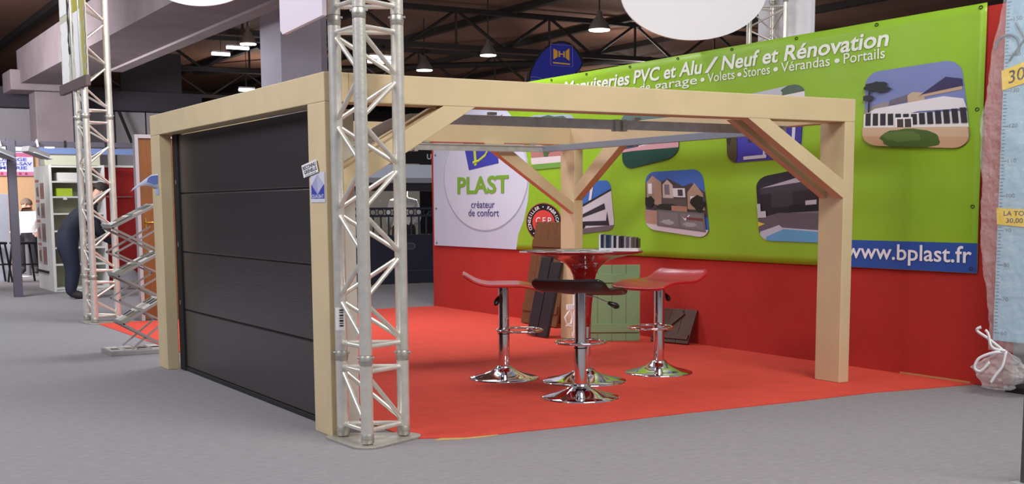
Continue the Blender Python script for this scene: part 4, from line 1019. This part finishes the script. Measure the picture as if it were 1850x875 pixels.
# ================================================================== PEOPLE
SKIN = mat('skin', (196,150,128), .55)
def person(label, J, hair, mats, hands, face, radii=1.0, hairlen=.5, belt=None):
    """J: joints in world metres; one continuous skinned body, clothing by region"""
    names = list(J.keys()); idx = {n: i for i, n in enumerate(names)}
    bones = [('pelvis','spine','T'),('spine','chest','T'),('chest','neck','T'),('neck','head','S'),('head','crown','S'),
             ('chest','sh_l','T'),('sh_l','el_l','T'),('el_l','wr_l','T'),('chest','sh_r','T'),('sh_r','el_r','T'),('el_r','wr_r','T'),
             ('pelvis','hip_l','P'),('hip_l','kn_l','P'),('kn_l','an_l','P'),('an_l','toe_l','F'),('pelvis','hip_r','P'),('hip_r','kn_r','P'),('kn_r','an_r','P'),('an_r','toe_r','F')]
    rad = dict(pelvis=.165, spine=.155, chest=.165, neck=.062, head=.098, crown=.078, sh=.085, el=.056, wr=.040, hip=.130, kn=.095, an=.068, toe=.045)
    me = bpy.data.meshes.new('body'); o0 = Vector(J['pelvis']); o0.z = 0
    me.from_pydata([Vector(J[n])-o0 for n in names], [(idx[a], idx[b]) for a, b, c in bones], [])
    tmp = bpy.data.objects.new('body_tmp', me); col.objects.link(tmp)
    sk = tmp.modifiers.new('skin', 'SKIN'); sub = tmp.modifiers.new('sub', 'SUBSURF'); sub.levels = 2
    for n in names:
        r = rad[n.split('_')[0]]*radii; sv = me.skin_vertices[0].data[idx[n]]; sv.radius = (r, r); sv.use_root = (n == 'pelvis')
    bpy.context.view_layer.update()
    nm = bpy.data.meshes.new_from_object(tmp.evaluated_get(bpy.context.evaluated_depsgraph_get()))
    bpy.data.objects.remove(tmp)
    V = [v.co.copy() for v in nm.vertices]; F = [tuple(p.vertices) for p in nm.polygons]
    order = {'T': 0, 'P': 1, 'S': 2, 'F': 3}; mi = []
    P = {n: Vector(J[n])-o0 for n in names}
    for p in nm.polygons:
        c = p.center; best = None
        for a, b, k in bones:
            d = P[b]-P[a]; t_ = max(0, min(1, (c-P[a]).dot(d)/d.length_squared)); dist = (c-(P[a]+d*t_)).length
            if best is None or dist < best[0]: best = (dist, k)
        mi.append(order[best[1]])
    bpy.data.meshes.remove(nm)
    mb = MB(); mb.v = [tuple(v) for v in V]; mb.f = F; mb.mi = mi; mb.sm = [True]*len(F)
    # hands: palm and five fingers per side
    mb.cur = 2
    for s in ('l', 'r'):
        wq = P['wr_'+s]; d = (wq-P['el_'+s]).normalized(); fwd = Vector(hands).normalized(); d = (d*.5+fwd*.5).normalized()
        side = d.cross(Vector((0,0,1))); side = side.normalized() if side.length > .05 else Vector((0,1,0)); nrm = side.cross(d).normalized()
        mb.tube([wq-d*.01, wq+d*.04, wq+d*.09], [.030, .042, .036], 8)
        for i, ln in enumerate((.065, .078, .072, .055)):
            b = wq+d*.085+side*(-.030+.020*i); mb.tube([b, b+d*ln*.5-nrm*.008, b+d*ln-nrm*.028], [.0105,.0095,.007], 6)
        b = wq+d*.03+side*.035; mb.tube([b, b+side*.03+d*.03, b+side*.04+d*.065-nrm*.01], [.013,.011,.008], 6)
    # face: nose, ears, eyes, mouth
    h = P['head']; up = (P['crown']-h).normalized(); fw = Vector(face); fw = (fw-up*fw.dot(up)).normalized(); sd_ = up.cross(fw)
    hr = .098*radii; hc = h*.5+P['crown']*.5
    mb.tube([hc+fw*hr*.85+up*.02, hc+fw*hr*1.16-up*.018, hc+fw*hr*.85-up*.03], [.010,.018,.010], 6)
    for sg_ in (-1, 1): mb.tube([hc+sd_*sg_*hr*.9+up*.025, hc+sd_*sg_*hr*1.08, hc+sd_*sg_*hr*.9-up*.03], [.012,.02,.01], 6)
    root = thing('person', label, 'person', o0)
    ob = mb.build('body', mats, root)
    em = MB()
    for sg_ in (-1, 1): em.tube([hc+fw*hr*.86+sd_*sg_*.036+up*.012, hc+fw*hr*.96+sd_*sg_*.036+up*.012], .010, 6)
    em.build('eyes', BLACK, ob)
    mm = MB(); mm.tube([hc+fw*hr*.95-up*.055-sd_*.03, hc+fw*hr*1.0-up*.058, hc+fw*hr*.95-up*.055+sd_*.03], .007, 5); mm.build('mouth', pm((150,90,84)), ob)
    # hair cap
    hm = MB(); vs = []; n1, n2 = 8, 18
    for i in range(n1+1):
        th = (PI*.50*(1+.1*hairlen))*i/n1
        for k in range(n2):
            a = 2*PI*k/n2; dirv = up*math.cos(th)+(fw*math.cos(a)+sd_*math.sin(a))*math.sin(th)
            lift = 1.0
            c0 = hc+up*.012-fw*.020
            vs.append(c0+dirv*hr*1.14*lift+(up*.35*hr if False else Vector((0,0,0))))
    hm.add(vs, [(i*n2+k, i*n2+(k+1) % n2, (i+1)*n2+(k+1) % n2, (i+1)*n2+k) for i in range(n1) for k in range(n2)], True)
    ho = hm.build('hair', mat('hair_%d' % hair[0], hair, .8), root); recalc(ho)
    return root
NAVYS = mat('navy_sweater', (28,30,44), .85, bump=.3, bscale=14); JEAN = mat('dark_jeans', (34,36,56), .85); SHOE = mat('shoe', (60,56,58), .6)
WSH = mat('white_shirt', (212,208,206), .8, bump=.3, bscale=14); TRO = mat('dark_trousers', (38,34,40), .8)
person('person in dark navy sweater and jeans bending forward behind the left truss',
    dict(pelvis=(1.06,14.55,1.02), spine=(1.16,14.55,1.22), chest=(1.42,14.55,1.50), neck=(1.58,14.55,1.68), head=(1.67,14.54,1.77), crown=(1.74,14.53,1.88),
         sh_l=(1.48,14.78,1.50), el_l=(1.60,14.82,1.18), wr_l=(1.84,14.72,.95), sh_r=(1.48,14.32,1.50), el_r=(1.58,14.26,1.16), wr_r=(1.82,14.36,.92),
         hip_l=(1.08,14.70,.94), kn_l=(1.20,14.74,.52), an_l=(1.14,14.76,.09), toe_l=(1.34,14.76,.045), hip_r=(1.08,14.40,.94), kn_r=(1.16,14.38,.52), an_r=(1.10,14.38,.09), toe_r=(1.30,14.36,.045)),
    (44,34,32), [NAVYS, JEAN, SKIN, SHOE], (.9,0,-.4), (.9,-.1,-.5), 1.3)
def standing(label, x, y, rz, mats, hair, hs=1.0, arm=0., rads=1.25):
    c, s = math.cos(rz), math.sin(rz)
    def g(fx, ly, z): return (x+(fx*c-ly*s)*1.25, y+(fx*s+ly*c)*1.25, z*hs)
    J = dict(pelvis=g(0,0,.98), spine=g(.01,0,1.16), chest=g(.0,0,1.36), neck=g(.02,0,1.52), head=g(.035,0,1.62), crown=g(.03,0,1.74),
        sh_l=g(0,.19,1.42), el_l=g(-.02,.25,1.14), wr_l=g(.10+arm,.20,.95+arm*.6), sh_r=g(0,-.19,1.42), el_r=g(-.02,-.25,1.14), wr_r=g(.10+arm,-.20,.95+arm*.6),
        hip_l=g(0,.1,.92), kn_l=g(.02,.11,.5), an_l=g(-.01,.12,.09), toe_l=g(.15,.14,.045), hip_r=g(0,-.1,.92), kn_r=g(.02,-.11,.5), an_r=g(-.01,-.12,.09), toe_r=g(.15,-.14,.045))
    return person(label, J, hair, mats, (c*.4, s*.4, -.8+arm), (c, s, -.05), rads)
standing('person in a white shirt standing behind the small white table at far left', 1.98, 23.9, -1.9, [WSH, TRO, SKIN, SHOE], (120,100,84), .98, .12)
standing('person in a white shirt and dark trousers behind the navy gate near the banner', 8.10, 15.9, 1.3, [WSH, TRO, SKIN, SHOE], (46,38,36), 1.13, .1)
standing('person in a pale top behind the navy gate next to the truss', 7.0, 16.6, .4, [mat('pale_top', (198,192,184), .8), TRO, SKIN, SHOE], (70,56,44), 1.08, .15)
